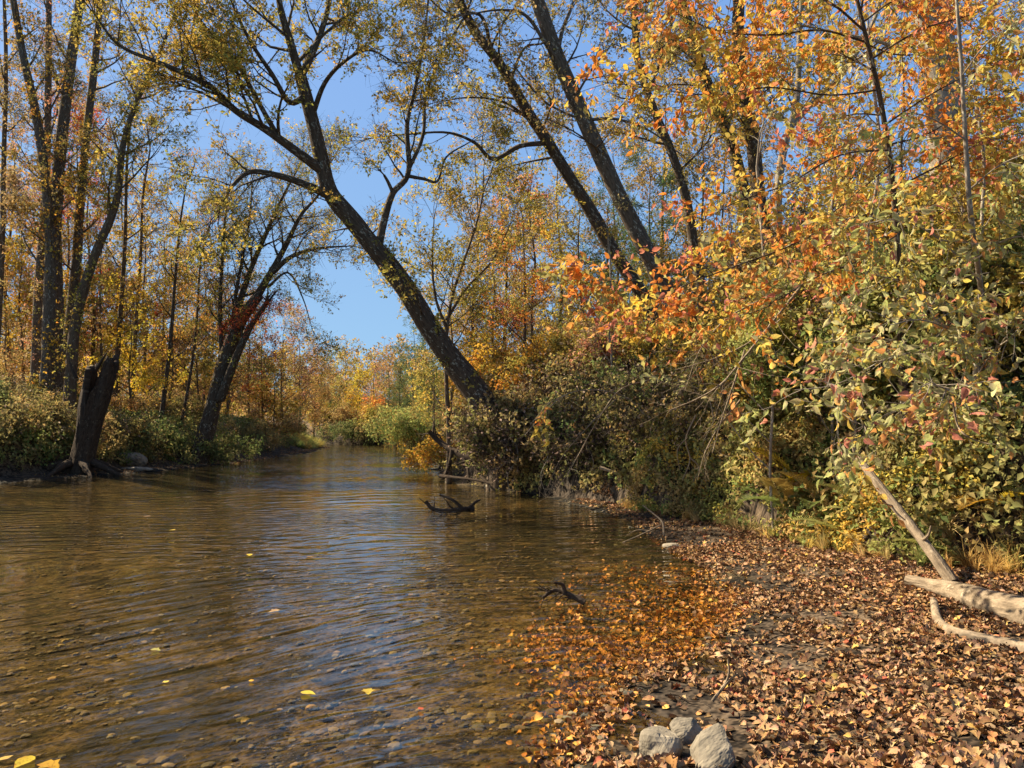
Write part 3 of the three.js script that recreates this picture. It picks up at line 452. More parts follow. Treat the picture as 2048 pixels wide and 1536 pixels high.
// broken stump
{
  const b = ground(X(162, 25.5), 25.5), r = rng(5), g = thing('broken_stump', V(b.x, 0.0, b.z), 'dark broken hollow tree stump with two jagged prongs at waterside', 'stump');
  const NA = 44, NH = 26, mb = new MB(), ax = (h) => V(0.19 * h, h, 0);        // axis leans right
  const rim = (a) => { const x = Math.sin(a), z = Math.cos(a), peak = (c, w, hh) => hh * Math.exp(-Math.pow((x - c) / w, 2)); return 2.75 + peak(-0.85, 0.28, 0.75) + peak(0.75, 0.34, 1.15) - peak(0.0, 0.3, 0.35) * (z > 0 ? 1 : 0) + 0.45 * (noise(x * 6 + 9, z * 6 + 4, 6) - 0.4) + 0.3 * Math.pow(noise(x * 15 + 3, z * 15, 7), 3); };
  const wall = (a, h, inner) => { const c = ax(h), n = fbm(Math.sin(a) * 2.2 + 7, Math.cos(a) * 2.2 + h * 0.7, 14, 4) - 0.5, R = (0.36 + 0.10 * Math.exp(-h / 0.4) + 0.09 * sstep(1.2, 2.8, h)) * (1 + 0.5 * n) * (inner ? 0.62 : 1); return V(c.x + Math.sin(a) * R, h, Math.cos(a) * R); };
  for (let i = 0; i <= NA; i++) { const a = i / NA * Math.PI * 2, h1 = rim((i % NA) / NA * Math.PI * 2); for (let j = 0; j <= NH; j++) mb.v(wall(a, lerp(-0.3, h1, j / NH), false), null, i / NA * 6, lerp(-0.3, h1, j / NH)); for (let j = 0; j <= 8; j++) mb.v(wall(a, lerp(h1 - 0.02, 1.9, j / 8), true), null, i / NA * 6, lerp(h1, 1.9, j / 8)); }
  const row = NH + 10; for (let i = 0; i < NA; i++) for (let j = 0; j < row - 1; j++) { const p = i * row + j, q = p + row; mb.i.push(p, q, p + 1, q, q + 1, p + 1); }
  part(g, 'trunk', mb.geo(), M.deadwood);
  for (const [x, h, l, t] of [[-0.05, 3.2, 0.55, -0.5], [0.62, 3.5, 0.6, 0.55]]) { const m = new MB(); tube(m, [V(x, h, 0.2), V(x + t * l * 0.5, h + l * 0.5, 0.2), V(x + t * l, h + l, 0.15)], [0.07, 0.05, 0.012], 6, { lump: 0.3 }); part(g, 'prong', m.geo(), M.deadwood); }
  for (let k = 0; k < 5; k++) { const a = -1.2 + k * 0.9 + r() * 0.3, m = new MB(), pts = [], rad = []; for (let i = 0; i <= 5; i++) { pts.push(V(Math.sin(a) * (0.45 + i * 0.26) + (r() - 0.5) * 0.1, 0.42 - i * 0.09 - i * i * 0.006, Math.cos(a) * (0.45 + i * 0.26))); rad.push(0.14 * (1 - i / 6.5)); } tube(m, pts, rad, 7, { lump: 0.3 }); part(g, 'root', m.geo(), M.deadwood); }
}

// ---------------------------------------------------------------- woods behind, left and far
const GW = 'woods behind the left bank';
[
  [20, 250, 44, PAL.rust, 'russet slender tree behind the leftmost trunks'], [45, 470, 40, PAL.gold, 'low golden tree at the left picture edge'], [78, 520, 41, PAL.yellow, 'bright yellow understorey tree around the left clump'], [135, 300, 46, PAL.pink, 'rosy twiggy tree seen between the tall left trunks'],
  [182, 330, 45, PAL.red, 'reddest tree behind the tall left trunks'], [205, 470, 42, PAL.olive, 'olive tree right behind the broken stump'], [240, 330, 48, PAL.sandy, 'sandy tree rising behind the trunk beside the stump'], [290, 440, 47, PAL.gold, 'tall golden tree between stump and leaning forked tree'],
  [262, 640, 34, PAL.yellow, 'small bright yellow tree above the stump'], [330, 480, 50, PAL.olive, 'olive tree under the open sky on the left'], [375, 520, 52, PAL.rust, 'russet tree left of the forked tree, farther back'], [410, 480, 54, PAL.sandy, 'sandy tree behind the forked tree'],
  [455, 520, 50, PAL.pink, 'rosy tree directly behind the leaning forked trunk'], [500, 600, 52, PAL.rust, 'rust-coloured tree right of the leaning forked trunk'], [345, 640, 42, PAL.rust, 'low russet tree in the left understorey'], [395, 660, 43, PAL.gold, 'low golden tree beside the forked trunk base'], [155, 600, 42, PAL.gold, 'low golden tree behind the stump and tall trunks'], [10, 620, 38, PAL.rust, 'low russet tree cut by the left picture edge'],
  [525, 690, 47, PAL.orange, 'low orange tree at the left bend'], [565, 668, 52, PAL.pink, 'twiggy mauve tree at the left bend'], [600, 690, 55, PAL.rust, 'twiggy brown tree nearest the sky gap'], [550, 770, 46, PAL.gold, 'golden bush-like tree leaning over the bend'], [630, 745, 58, PAL.sandy, 'small sandy tree at the left point'],
].forEach(([px, py, d, pal, label], i) => woodTree(px, py, d, { seed: 200 + i, pal, label, group: GW, name: 'woodland_tree', n: 13, len: py > 600 ? 0.34 : 0.24, from: py > 600 ? 0.08 : 0.15, dense: py > 600 ? 1.7 : 1, scale: py > 600 ? 0.85 : 1.05 }));
const GF = 'trees along the far bank';
[
  [655, 745, 74, PAL.green, 'green tree behind the left point'], [692, 725, 78, PAL.olive, 'rounded yellow-green tree at the far bend'], [720, 760, 72, PAL.yellow, 'pale yellow tree at the far bend'], [748, 742, 80, PAL.pink, 'reddish twiggy tree at the far bend'], [778, 735, 84, PAL.rust, 'brownish tree beside the far pines'],
  [745, 815, 69, PAL.orange, 'low peach-coloured tree at the far water edge'], [700, 812, 70, PAL.gold, 'low golden tree at the far water edge'], [870, 740, 60, PAL.olive, 'yellow-green tree right of the far pines'], [672, 790, 76, PAL.rust, 'low brown tree behind the left point'], [640, 790, 70, PAL.gold, 'low golden tree left of the bend'], [600, 770, 75, PAL.olive, 'low olive tree far behind the left point'],
].forEach(([px, py, d, pal, label], i) => woodTree(px, py, d, { seed: 260 + i, pal, label, group: GF, name: 'far_tree', n: 13, len: 0.36, from: 0.08, scale: 1.05, grow: { tip: 0.5 } }));
[[828, 672, 72, 'tall dark pine at the far bank'], [800, 715, 76, 'shorter pine left of the tall far pine'], [855, 700, 66, 'pine half hidden by the leaning trunk'], [1300, 360, 34, 'green pine behind the leaning trunks'], [1215, 440, 36, 'lower green pine behind the leaning trunks']].forEach(([px, py, d, label], i) => woodTree(px, py, d, { seed: 290 + i, pal: PAL.pine, label, group: 'pines', name: 'pine_tree', spray: S.needle, n: 34, len: 0.2, from: 0.1, out: 1.1, scale: 1.0, grow: { up: [0.05, 0, 0], per: [1.6, 1.8], tip: 0.4 } }));

// ---------------------------------------------------------------- woods on the right bank
const GR = 'woods behind the right bank';
[
  [905, 560, 34, PAL.olive, 'olive tree right of the thick leaning trunk'], [950, 330, 40, PAL.sandy, 'tall sandy tree above the thick leaning trunk'], [1010, 300, 42, PAL.sandy, 'pale tall tree left of the slim leaning trunk'], [1065, 330, 38, PAL.olive, 'tall olive tree behind the slim leaning trunk'], [1120, 290, 44, PAL.sandy, 'pale tall tree between the two leaning trunks'],
  [985, 520, 28, PAL.gold, 'golden tree over the snag'], [1045, 440, 27, PAL.orange, 'orange-flecked tree over the dark bank'], [1160, 420, 30, PAL.olive, 'olive tree below the slim leaning trunk'], [1230, 330, 40, PAL.sandy, 'sandy tree behind the stout leaning trunk'], [1330, 200, 38, PAL.sandy, 'pale tree around the thin forked trunk'], [1400, 240, 36, PAL.olive, 'olive tree left of the close pair of trunks'],
  [1450, 300, 34, PAL.gold, 'golden tree under the close pair of trunks'], [1560, 330, 33, PAL.sandy, 'sandy tree under the blue gap'], [1640, 330, 34, PAL.olive, 'olive tree right of the blue gap'], [1700, 160, 32, PAL.olive, 'tall olive tree behind the orange leaves'], [1800, 80, 30, PAL.gold, 'tall golden tree left of the massive trunk'], [1980, 40, 26, PAL.gold, 'tall golden tree right of the massive trunk'], [2060, 120, 22, PAL.olive, 'tall olive tree at the right picture edge'],
  [1500, 430, 27, PAL.rust, 'russet tree on the right slope'], [1620, 440, 24, PAL.brush, 'brownish tree on the right slope'], [1740, 420, 22, PAL.brush, 'drab tree behind the orange sapling'], [1860, 430, 19, PAL.brush, 'drab tree before the massive trunk'], [1990, 420, 17, PAL.brush, 'drab tree at the right edge'],
].forEach(([px, py, d, pal, label], i) => woodTree(px, py, d, { seed: 320 + i, pal, label, group: GR, name: 'woodland_tree', n: 15, len: 0.24, from: 0.12, dense: (d < 31 ? 1.7 : 1.1) * (px > 1550 ? 1.35 : 1), spray: d < 31 ? S.fine : S.far, scale: d < 31 ? 1.1 : 0.9, grow: d < 31 ? { per: [2.6, 2.6], tip: 0.3 } : {} }));
// the wood far behind, one mass
{
  const r = rng(900), tips = [];
  for (let k = 0; k < 16000; k++) {
    const az = (r() - 0.5) * 2.0, d = 95 + 80 * r(), x = Math.sin(az) * d * 1.2, dd = Math.cos(az) * d, hgt = 5.5 + 4.5 * noise(az * 14, 3, 5) + (az > 0.02 ? 5 : 0) + (az < -0.35 ? 3 : 0);
    if (az > -0.26 && az < -0.02 && r() < 0.4) continue;
    tips.push({ p: V(x, height(x, dd) + 0.3 + hgt * Math.pow(r(), 0.8), -dd), d: rv(r).add(V(0, 0.5, 0)).normalize(), s: 3.2 });
  }
  const g = new THREE.Group(); g.name = 'distant_woods'; scene.add(g); tag(g, 'hazy mass of autumn woods closing the view behind the far bank', 'woods', null, 'stuff');
  scatter(g, 'foliage', S.far[0], leafMat, tips, [...PAL.rust, ...PAL.olive, ...PAL.sandy], r, 1);
}

// ---------------------------------------------------------------- shrubs
const GLS = 'brush along the left bank';
[
  [15, 25, 2.4, 1.7, PAL.darkBrush, 'green-brown brush at the left picture edge'], [60, 24, 2.2, 1.5, PAL.brush, 'light olive bush left of the stump'], [105, 26, 2.0, 1.6, PAL.brush, 'brownish brush touching the stump on its left'], [225, 27, 2.4, 1.5, PAL.brush, 'low brown brush touching the stump on its right'], [285, 29, 2.8, 1.5, PAL.brush, 'straggly brush above the left boulder'],
  [340, 30.5, 2.6, 1.4, PAL.darkBrush, 'green-brown brush left of the forked tree base'], [440, 32, 2.6, 1.5, PAL.darkBrush, 'green-brown brush right of the forked tree base'], [490, 36, 3, 1.7, PAL.darkBrush, 'green-brown brush under the orange bend trees'], [540, 41, 3, 1.9, PAL.brush, 'brown brush under the golden bend tree'], [580, 46, 3, 2.0, PAL.rust, 'russet brush at the bend'], [25, 29, 3, 2.2, PAL.brush, 'tall brown brush under the left trunks'], [150, 31, 3, 1.8, PAL.brush, 'brush between the left clump and the stump'], [250, 33, 3, 1.9, PAL.rust, 'russet brush under the thin trunks'], [380, 36, 3, 1.9, PAL.brush, 'tall brush behind the forked tree'], [620, 53, 2.6, 1.3, PAL.green, 'low green brush on the left point'],
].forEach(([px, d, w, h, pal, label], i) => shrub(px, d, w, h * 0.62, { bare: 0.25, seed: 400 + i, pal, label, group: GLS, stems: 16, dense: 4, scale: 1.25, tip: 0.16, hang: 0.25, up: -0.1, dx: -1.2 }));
[
  [805, 60, 4, 2.4, PAL.fern, 'pale green bush at the far right waterline'], [845, 54, 3, 2.2, PAL.fern, 'yellow-green bush left of the snag, farther off'], [765, 67, 3, 1.6, PAL.olive, 'olive bush on the far bank'], [700, 69, 3, 1.5, PAL.rust, 'brown bush on the far bank'], [650, 70, 3, 1.5, PAL.olive, 'olive bush far behind the left point'], [680, 66.6, 2.6, 1.2, PAL.darkBrush, 'dark bush at the far waterline, left one'], [728, 66.2, 2.6, 1.1, PAL.brush, 'drab bush at the far waterline, middle one'], [775, 65, 2.6, 1.2, PAL.darkBrush, 'dark bush at the far waterline, right one'], [825, 57, 2.4, 1.5, PAL.olive, 'olive bush between the two pale far bushes'],
].forEach(([px, d, w, h, pal, label], i) => shrub(px, d, w, h, { seed: 430 + i, pal, label, group: 'bushes along the far water', stems: 14, dense: 3, spray: S.fine, scale: 1.5, tip: 0.3 }));
const GRS = 'brush along the right bank';
[
  [905, 25, 1.8, 1.3, PAL.gold, 'golden bush behind the snag'], [955, 23, 1.8, 1.3, PAL.rust, 'russet bush at the foot of the thick leaning trunk'], [1030, 22.2, 1.8, 1.3, PAL.brush, 'drab brush right of the thick leaning trunk'], [1065, 19.6, 2.2, 1.8, PAL.brush, 'brown drooping brush above the dark undercut'], [1125, 18.8, 2.0, 1.6, PAL.brush, 'drab drooping brush above the dark undercut'], [1185, 18, 2.0, 1.7, PAL.brush, 'green-brown brush in the middle of the undercut bank'], [1245, 17.4, 2.0, 1.6, PAL.darkBrush, 'green-brown brush right of the undercut middle'], [1310, 16.6, 2.0, 1.7, PAL.brush, 'drab brush above the curved root'], [1375, 15.8, 2.0, 1.7, PAL.darkBrush, 'green-brown brush behind the hanging bare branches'], [1440, 14.6, 2.0, 1.8, PAL.brush, 'drab brush at the bank corner'],
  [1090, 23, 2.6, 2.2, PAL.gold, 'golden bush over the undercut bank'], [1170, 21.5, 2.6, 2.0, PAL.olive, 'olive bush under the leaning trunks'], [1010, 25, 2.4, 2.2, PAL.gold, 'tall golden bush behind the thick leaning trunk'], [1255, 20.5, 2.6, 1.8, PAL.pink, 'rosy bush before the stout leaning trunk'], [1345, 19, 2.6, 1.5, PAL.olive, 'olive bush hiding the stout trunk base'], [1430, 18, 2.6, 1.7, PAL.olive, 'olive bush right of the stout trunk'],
  [1520, 14, 2.0, 2.2, PAL.olive, 'drab bush above the yellow fern'], [1600, 12.6, 1.9, 2.0, PAL.olive, 'brown bush behind the leaning pole'], [1690, 11.2, 1.9, 2.0, PAL.green, 'green bush behind the leaning pole top'], [1790, 10.6, 1.9, 1.9, PAL.green, 'light green leafy bush on the right slope'], [1890, 10, 1.9, 1.9, PAL.green, 'green bush above the dark hollow'], [1990, 9.6, 1.9, 1.9, PAL.olive, 'brown-green bush at the right picture edge'], [1560, 17, 2.4, 2.8, PAL.rust, 'tall russet bush on the right slope'], [1680, 15, 2.4, 2.8, PAL.olive, 'tall drab bush on the right slope'], [1800, 13.5, 2.4, 2.6, PAL.olive, 'tall olive bush behind the sapling'], [1920, 12.6, 2.4, 2.6, PAL.olive, 'tall drab bush before the massive trunk'], [2040, 11.6, 2.4, 2.6, PAL.olive, 'tall olive bush at the right picture edge'],
].forEach(([px, d, w, h, pal, label], i) => { const over = i >= 3 && i < 10; shrub(px, d + (over ? 0.7 : i < 2 ? 1.2 : 0), w, h * (over ? 0.85 : i < 2 ? 0.7 : 1), { seed: 450 + i, pal, label, group: GRS, stems: over ? 22 : 15, dense: 5, tip: 0.12, bare: over ? 0.6 : 0.25, scale: d > 17 ? 1.25 : 1, hang: over ? 0.5 : 0.15, up: over ? -0.7 : 0.0, leanX: over ? -0.45 : 0, leanZ: over ? 0.7 : 0.2 }); });

// ---------------------------------------------------------------- near saplings with large leaves, each of the nearest leaves its own part
const bigLeaf = ['ovate', 'ovate', 'lobed', 'ovate', 'ovate', 'ovate', 'lobed', 'ovate'].map((form, k) => { const r = rng(70 + k), mb = new MB(), d = V(0, 1, 0); tube(mb, [V(0, 0, 0), V(0.01, 0.12, 0.01), V(0, 0.24, 0)], [0.012, 0.01, 0.008], 3, { col: [0.75, 0.6, 0.6], cap: false }); leaf(mb, V(0, 0.22, 0), d, V(0.1 * (r() - 0.5), 0, 1), 1, form === 'lobed' ? 0.78 : 0.5 + 0.2 * r(), [1, 1, 1], 0.1 + 0.65 * r(), form); return mb.geo(); });
const leafTints = {};
function tintedLeaf(pal, name, r, at) {
  if (at && r() < 0.6) r = rng(Math.floor(hash(Math.floor(at.x * 2.2), Math.floor(at.y * 2.2), Math.floor(at.z * 2.2)) * 1e9));                                  // a few shared materials per palette
  const list = leafTints[name] ||= pal.flatMap((p, k) => [0.82, 1.12].map((g) => { const m = bigLeafMat.clone(); m.color = new THREE.Color().setRGB(p[0] * g, p[1] * g, p[2] * g); m.name = 'leaf_' + name; m.userData.w = p[3]; return m; }));
  let s = 0; for (const m of list) s += m.userData.w; let t = r() * s; for (const m of list) if ((t -= m.userData.w) <= 0) return m; return list[0];
}
function sapling(o) {
  const r = rng(o.seed), tp = px3(o.trunk), gb = tp[0]; gb.y = Math.min(gb.y, height(gb.x, -gb.z) - 0.05);
  const g = thing(o.name || 'sapling', gb.clone(), o.label, o.cat || 'sapling', o.group), off = (p) => p.clone().sub(gb), bm = o.bark || M.brownBark;
  const [sp, sr] = smooth(tp, tp.map((_, i) => lerp(o.r[0], o.r[1], i / (tp.length - 1))), 5), m0 = new MB(), leaves = [];
  tube(m0, sp.map(off), sr, 8, { lump: 0.1 }); part(g, 'stem', m0.geo(), bm);
  const put = (p, d) => { const e = d.clone().multiplyScalar(0.35).addScaledVector(rv(r), 0.6); e.y -= 0.3; leaves.push({ p, d: e.normalize(), s: (o.leaf || 0.12) * (0.4 + 0.85 * r()), w: off(p) }); };
  const twig = (m, p, d, len, rad, lev) => {
    const pts = [p], n = 4; let e = d.clone().normalize(), q = p;
    for (let i = 0; i < n; i++) { e = e.clone().addScaledVector(rv(r), 0.25).normalize(); q = q.clone().addScaledVector(e, len / n); pts.push(q); }
    tube(m, pts.map(off), pts.map((_, i) => Math.max(0.0015, rad * (1 - 0.75 * i / n))), lev ? 3 : 5, { cap: false });
    const k = Math.round(len * (lev ? (o.dense || 15) : (o.dense || 15) * 0.4)) + 1;
    for (let i = 0; i < k; i++) { const f = (0.25 + 0.75 * (i + r()) / k) * n - 0.001, j = Math.floor(f); put(pts[j].clone().lerp(pts[j + 1], f - j), e); }
    if (!lev) for (let i = 0; i < len * (o.per || 5); i++) { const f = (0.15 + 0.85 * r()) * n - 0.001, j = Math.floor(f); twig(m, pts[j].clone().lerp(pts[j + 1], f - j), e.clone().addScaledVector(rv(r), 0.9).normalize(), 0.16 + 0.28 * r(), rad * 0.5, 1); }
  };
  o.limbs.forEach((L) => {
    const m = new MB(), lp = px3(L.p), [a, b] = smooth(lp, lp.map((_, i) => lerp(L.r || 0.012, 0.003, i / (lp.length - 1))), 5);
    tube(m, a.map(off), b, 6, { lump: 0.1 });
    let total = 0; for (let i = 1; i < a.length; i++) total += a[i].distanceTo(a[i - 1]);
    for (let k = 0; k < total * (L.per || o.limbPer || 7); k++) { const i = Math.min(a.length - 2, Math.floor(lerp(L.from ?? 0.15, 1, r()) * (a.length - 1))), d = a[i + 1].clone().sub(a[i]).normalize().multiplyScalar(0.5).addScaledVector(rv(r), 0.8); twig(m, a[i].clone(), d, (L.len || 0.45) * (0.5 + 0.9 * r()), 0.004, 0); }
    part(g, 'limb', m.geo(), bm);
  });
  leaves.sort((a, b) => a.p.lengthSq() - b.p.lengthSq());
  const inView = (p) => { const z = -p.z, x = 1024 + p.x / z * FOCAL; return z > 1 && x > -20 && x < 2070 && (p.y - EYE) / z < 0.58; };
  const near = leaves.filter((l) => inView(l.p)).slice(0, o.parts ?? 300), set = new Set(near);
  for (const l of near) { const m = part(g, 'leaf', bigLeaf[Math.floor(r() * 8)], tintedLeaf(o.pal, o.palName, r, l.p)); m.position.copy(l.w); m.quaternion.setFromUnitVectors(UPV, l.d).multiply(q2.setFromAxisAngle(UPV, r() * 6.28)); m.scale.setScalar(l.s); }
  const rest = leaves.filter((l) => !set.has(l)), im = new THREE.InstancedMesh(bigLeaf[o.seed % 2 ? 0 : 1], bigLeafMat, rest.length);
  rest.forEach((l, i) => { qTmp.setFromUnitVectors(UPV, l.d).multiply(q2.setFromAxisAngle(UPV, r() * 6.28)); im.setMatrixAt(i, mTmp.compose(l.w, qTmp, sTmp.setScalar(l.s))); im.setColorAt(i, tint(o.pal, r, r() < 0.6 ? pick(o.pal, rng(Math.floor(hash(Math.floor(l.p.x * 2.2), Math.floor(l.p.y * 2.2), Math.floor(l.p.z * 2.2)) * 1e9))) : null)); });
  im.name = 'foliage'; im.userData.kind = 'stuff'; if (rest.length) g.add(im);
  return g;
}
sapling({ name: 'maple_sapling', seed: 501, label: 'tall sapling with orange and red leaves on the right slope', trunk: [[1812, 930, 9.4], [1802, 700, 9.2], [1793, 460, 9], [1777, 300, 8.7], [1757, 180, 8.5], [1729, 62, 8.3], [1700, -60, 8.2]], r: [0.045, 0.02], bark: M.darkBark, pal: PAL.orange, palName: 'orange', leaf: 0.08, dense: 24, limbPer: 12,
  limbs: [
    { p: [[1735, 85, 8.4], [1640, 60, 8.1], [1540, 70, 7.9], [1430, 60, 7.8], [1340, 20, 7.7]], r: 0.014 }, { p: [[1729, 62, 8.3], [1650, 0, 8], [1520, -20, 7.7], [1380, -10, 7.5], [1270, 10, 7.4]], r: 0.014 },
    { p: [[1757, 180, 8.5], [1660, 190, 8.2], [1540, 175, 8], [1420, 190, 7.8], [1290, 175, 7.7], [1100, 150, 7.6]], r: 0.012, from: 0.3 }, { p: [[1777, 300, 8.7], [1680, 310, 8.3], [1570, 370, 8], [1460, 410, 7.8], [1380, 460, 7.7]], r: 0.013, per: 9 },
    { p: [[1790, 420, 8.9], [1690, 440, 8.4], [1560, 500, 8], [1450, 540, 7.8], [1340, 590, 7.6], [1275, 690, 7.5]], r: 0.013, per: 8 }, { p: [[1793, 470, 9], [1720, 520, 8.4], [1620, 560, 8], [1520, 620, 7.7], [1420, 640, 7.5]], r: 0.012, per: 8 },
    { p: [[1740, 120, 8.4], [1840, 60, 8.2], [1940, 30, 8], [2060, -20, 7.8]], r: 0.013 }, { p: [[1770, 250, 8.6], [1860, 190, 8.3], [1960, 140, 8.1], [2070, 110, 7.9]], r: 0.012 }, { p: [[1785, 380, 8.8], [1880, 330, 8.5], [1980, 280, 8.3], [2080, 260, 8.1]], r: 0.012 },
    { p: [[1720, 30, 8.3], [1740, -40, 8], [1800, -80, 7.8]], r: 0.012 }, { p: [[1745, 140, 8.4], [1680, 110, 8.8], [1590, 110, 9.2], [1490, 130, 9.5]], r: 0.012 }, { p: [[1765, 230, 8.6], [1700, 230, 9], [1620, 260, 9.3]], r: 0.011, per: 8 }, { p: [[1735, 90, 8.4], [1800, 110, 8.9], [1890, 100, 9.3], [1990, 70, 9.6]], r: 0.012 }, { p: [[1775, 290, 8.7], [1850, 270, 9.1], [1940, 220, 9.5], [2040, 190, 9.8]], r: 0.012 }, { p: [[1725, 45, 8.3], [1790, 0, 8.6], [1880, -30, 8.8], [1990, -60, 9]], r: 0.012 }, { p: [[1780, 330, 8.7], [1720, 380, 8.3], [1640, 440, 8], [1580, 450, 7.8]], r: 0.011, per: 9 },
  ] });
sapling({ name: 'maple_sapling', seed: 502, label: 'near sapling with broad pale green and orange leaves at the right', trunk: [[1965, 940, 9.3], [1950, 800, 8.8], [1962, 600, 8.0], [1940, 420, 7.1], [1930, 260, 7], [1922, 120, 6.9], [1910, -40, 6.8]], r: [0.035, 0.012], bark: M.paleBark, pal: PAL.mixed, palName: 'mixed', leaf: 0.086, dense: 17,
  limbs: [
    { p: [[1955, 640, 7.3], [1880, 600, 6.9], [1790, 560, 6.5], [1690, 540, 6.2]], r: 0.01 }, { p: [[1952, 720, 7.4], [1870, 700, 6.9], [1770, 720, 6.4], [1670, 770, 6], [1590, 780, 5.8]], r: 0.01, per: 8 }, { p: [[1958, 560, 7.2], [1880, 480, 6.8], [1800, 440, 6.4], [1720, 450, 6.1]], r: 0.01 },
    { p: [[1950, 520, 7.2], [2010, 480, 6.7], [2070, 470, 6.3]], r: 0.01 }, { p: [[1950, 760, 7.5], [1990, 700, 6.8], [2060, 650, 6.2]], r: 0.01, per: 8 }, { p: [[1952, 820, 7.6], [1880, 800, 7], [1800, 820, 6.5], [1710, 860, 6.2]], r: 0.01, per: 8 },
    { p: [[1938, 380, 7.1], [2000, 330, 6.8], [2070, 300, 6.5]], r: 0.009 }, { p: [[1932, 280, 7], [1870, 240, 6.8], [1810, 220, 6.6]], r: 0.009, per: 5 }, { p: [[1925, 150, 6.9], [1980, 80, 6.7], [2050, 40, 6.5]], r: 0.009 },
    { p: [[1950, 700, 7.4], [1900, 660, 6.6], [1840, 640, 6], [1780, 650, 5.5]], r: 0.01, per: 8 }, { p: [[1955, 780, 7.5], [1930, 770, 6.6], [1900, 780, 5.9], [1850, 760, 5.4]], r: 0.009, per: 8 },
  ] });
sapling({ name: 'maple_sapling', seed: 503, label: 'thin sapling with orange leaves over the dark bank', trunk: [[1470, 900, 13], [1440, 760, 12.8], [1400, 650, 12.5], [1330, 560, 12.3], [1270, 500, 12.1]], r: [0.03, 0.008], bark: M.darkBark, pal: PAL.orange, palName: 'orange', leaf: 0.13, parts: 120,
  limbs: [{ p: [[1420, 700, 12.6], [1340, 700, 12.2], [1260, 640, 11.9], [1180, 600, 11.7]], r: 0.01, per: 5 }, { p: [[1380, 620, 12.4], [1300, 590, 12.1], [1200, 560, 11.9], [1120, 590, 11.7]], r: 0.01, per: 5 }, { p: [[1330, 560, 12.3], [1260, 560, 12], [1160, 520, 11.8]], r: 0.009, per: 4 }] });
sapling({ name: 'drooping_sapling', seed: 504, label: 'drooping twig with a few salmon leaves above the water', trunk: [[1330, 860, 15], [1260, 800, 14.6], [1190, 780, 14.2], [1130, 790, 13.9], [1085, 830, 13.6], [1050, 870, 13.4]], r: [0.014, 0.004], bark: M.paleBark, pal: PAL.red.concat(PAL.orange), palName: 'salmon', leaf: 0.16, dense: 9, per: 3, parts: 60,
  limbs: [{ p: [[1135, 790, 13.9], [1100, 805, 13.7], [1060, 850, 13.4]], r: 0.005, per: 4, len: 0.3 }] });

[
  [1545, 330, 10.8, 'slender pale stem left of the long bare branch'], [1665, 380, 10.4, 'slender pale stem left of the orange sapling'], [1715, 140, 10, 'pale stem close beside the orange sapling'], [1985, 200, 9.2, 'upright pale stem near the right picture edge'], [1925, 420, 10.6, 'short pale stem before the massive trunk'], [1860, 500, 9.8, 'short pale stem above the leaning pole'], [1490, 480, 13.5, 'slender stem above the bank corner'], [1220, 520, 17.8, 'slender stem over the undercut bank'], [2030, 330, 9.4, 'pale stem cut by the right picture edge'], [1600, 560, 11.6, 'short pale stem above the yellow fern'],
].forEach(([px, py, d, label], i) => woodTree(px, py, d, { seed: 1040 + i, pal: i % 2 ? PAL.olive : PAL.mixed, label, group: 'slender stems in the right brush', name: 'slender_sapling', bark: M.paleBark, rad: 0.02, n: 11, len: 0.2, from: 0.2, out: 0.7, spray: i % 2 ? S.shrub : S.broad, scale: 0.9, lean: (i % 3 - 1) * 30, grow: { levels: 2, per: [3, 3], tip: 0.45 } }));

// ---------------------------------------------------------------- dead branches, logs, snag, roots
function wood(name, label, cat, mat, r0, r1, pts, o = {}) {          // pts [px, py, depth]
  const w = o.lie ? pts.map(([a, b, k]) => { const q = onGround(a, b); q.y += (k ?? 0.5) * lerp(r0, r1, 0.5); return q; }) : px3(pts), base = w[0].clone(), off = (p) => p.clone().sub(base), r = rng(o.seed || 3), g = thing(name, base, label, cat, o.group), m = new MB();
  const [a, b] = smooth(w.map(off), w.map((_, i) => lerp(r0, r1, i / (w.length - 1))), 6);
  tube(m, a, b, o.seg || 10, { lump: o.lump ?? 0.18, lumpF: 2.5, seed: o.seed || 3 }); part(g, o.part || 'stem', m.geo(), mat);
  (o.forks || []).forEach(([rr, rr1, q]) => { const mm = new MB(), l = px3(q).map(off), [c, d] = smooth(l, l.map((_, i) => lerp(rr, rr1, i / (l.length - 1))), 5); tube(mm, c, d, 7, { lump: 0.2, seed: 9 }); part(g, o.forkName || 'fork', mm.geo(), mat); });
  if (o.twigs) { const mm = new MB(); for (let k = 0; k < o.twigs; k++) { const i = Math.floor((0.15 + 0.8 * r()) * (a.length - 1)); grow(mm, [], r, a[i].clone(), rv(r).add(a[Math.min(a.length - 1, i + 1)].clone().sub(a[i]).normalize()), o.twigLen || 0.5, Math.max(0.003, b[i] * 0.5), 1, { ...GROW, up: [0, 0, -0.2], wander: 0.3, per: [3, 3] }); } part(g, 'twigs', mm.geo(), mat); }
  return g;
}
wood('dead_branch', 'long bare pale branch slanting down over the dark bank', 'branch', M.driftwood, 0.018, 0.006, [[1600, 575, 9.6], [1540, 650, 9.4], [1480, 725, 9.2], [1440, 770, 9], [1390, 800, 8.9], [1340, 820, 8.8]], { seed: 21, twigs: 12, twigLen: 0.6, seg: 6 });
wood('dead_branch', 'bare pale branch hanging straight down beside the yellow fern', 'branch', M.driftwood, 0.014, 0.004, [[1490, 700, 9.3], [1460, 790, 9.2], [1440, 850, 9.2], [1425, 905, 9.1]], { seed: 22, twigs: 8, twigLen: 0.4, seg: 6 });
wood('dead_branch', 'thin bare branch arching over the dark undercut', 'branch', M.driftwood, 0.013, 0.004, [[1300, 760, 13], [1240, 780, 12.8], [1190, 850, 12.6], [1140, 940, 12.5], [1110, 985, 12.4]], { seed: 23, twigs: 7, twigLen: 0.5, seg: 6 });
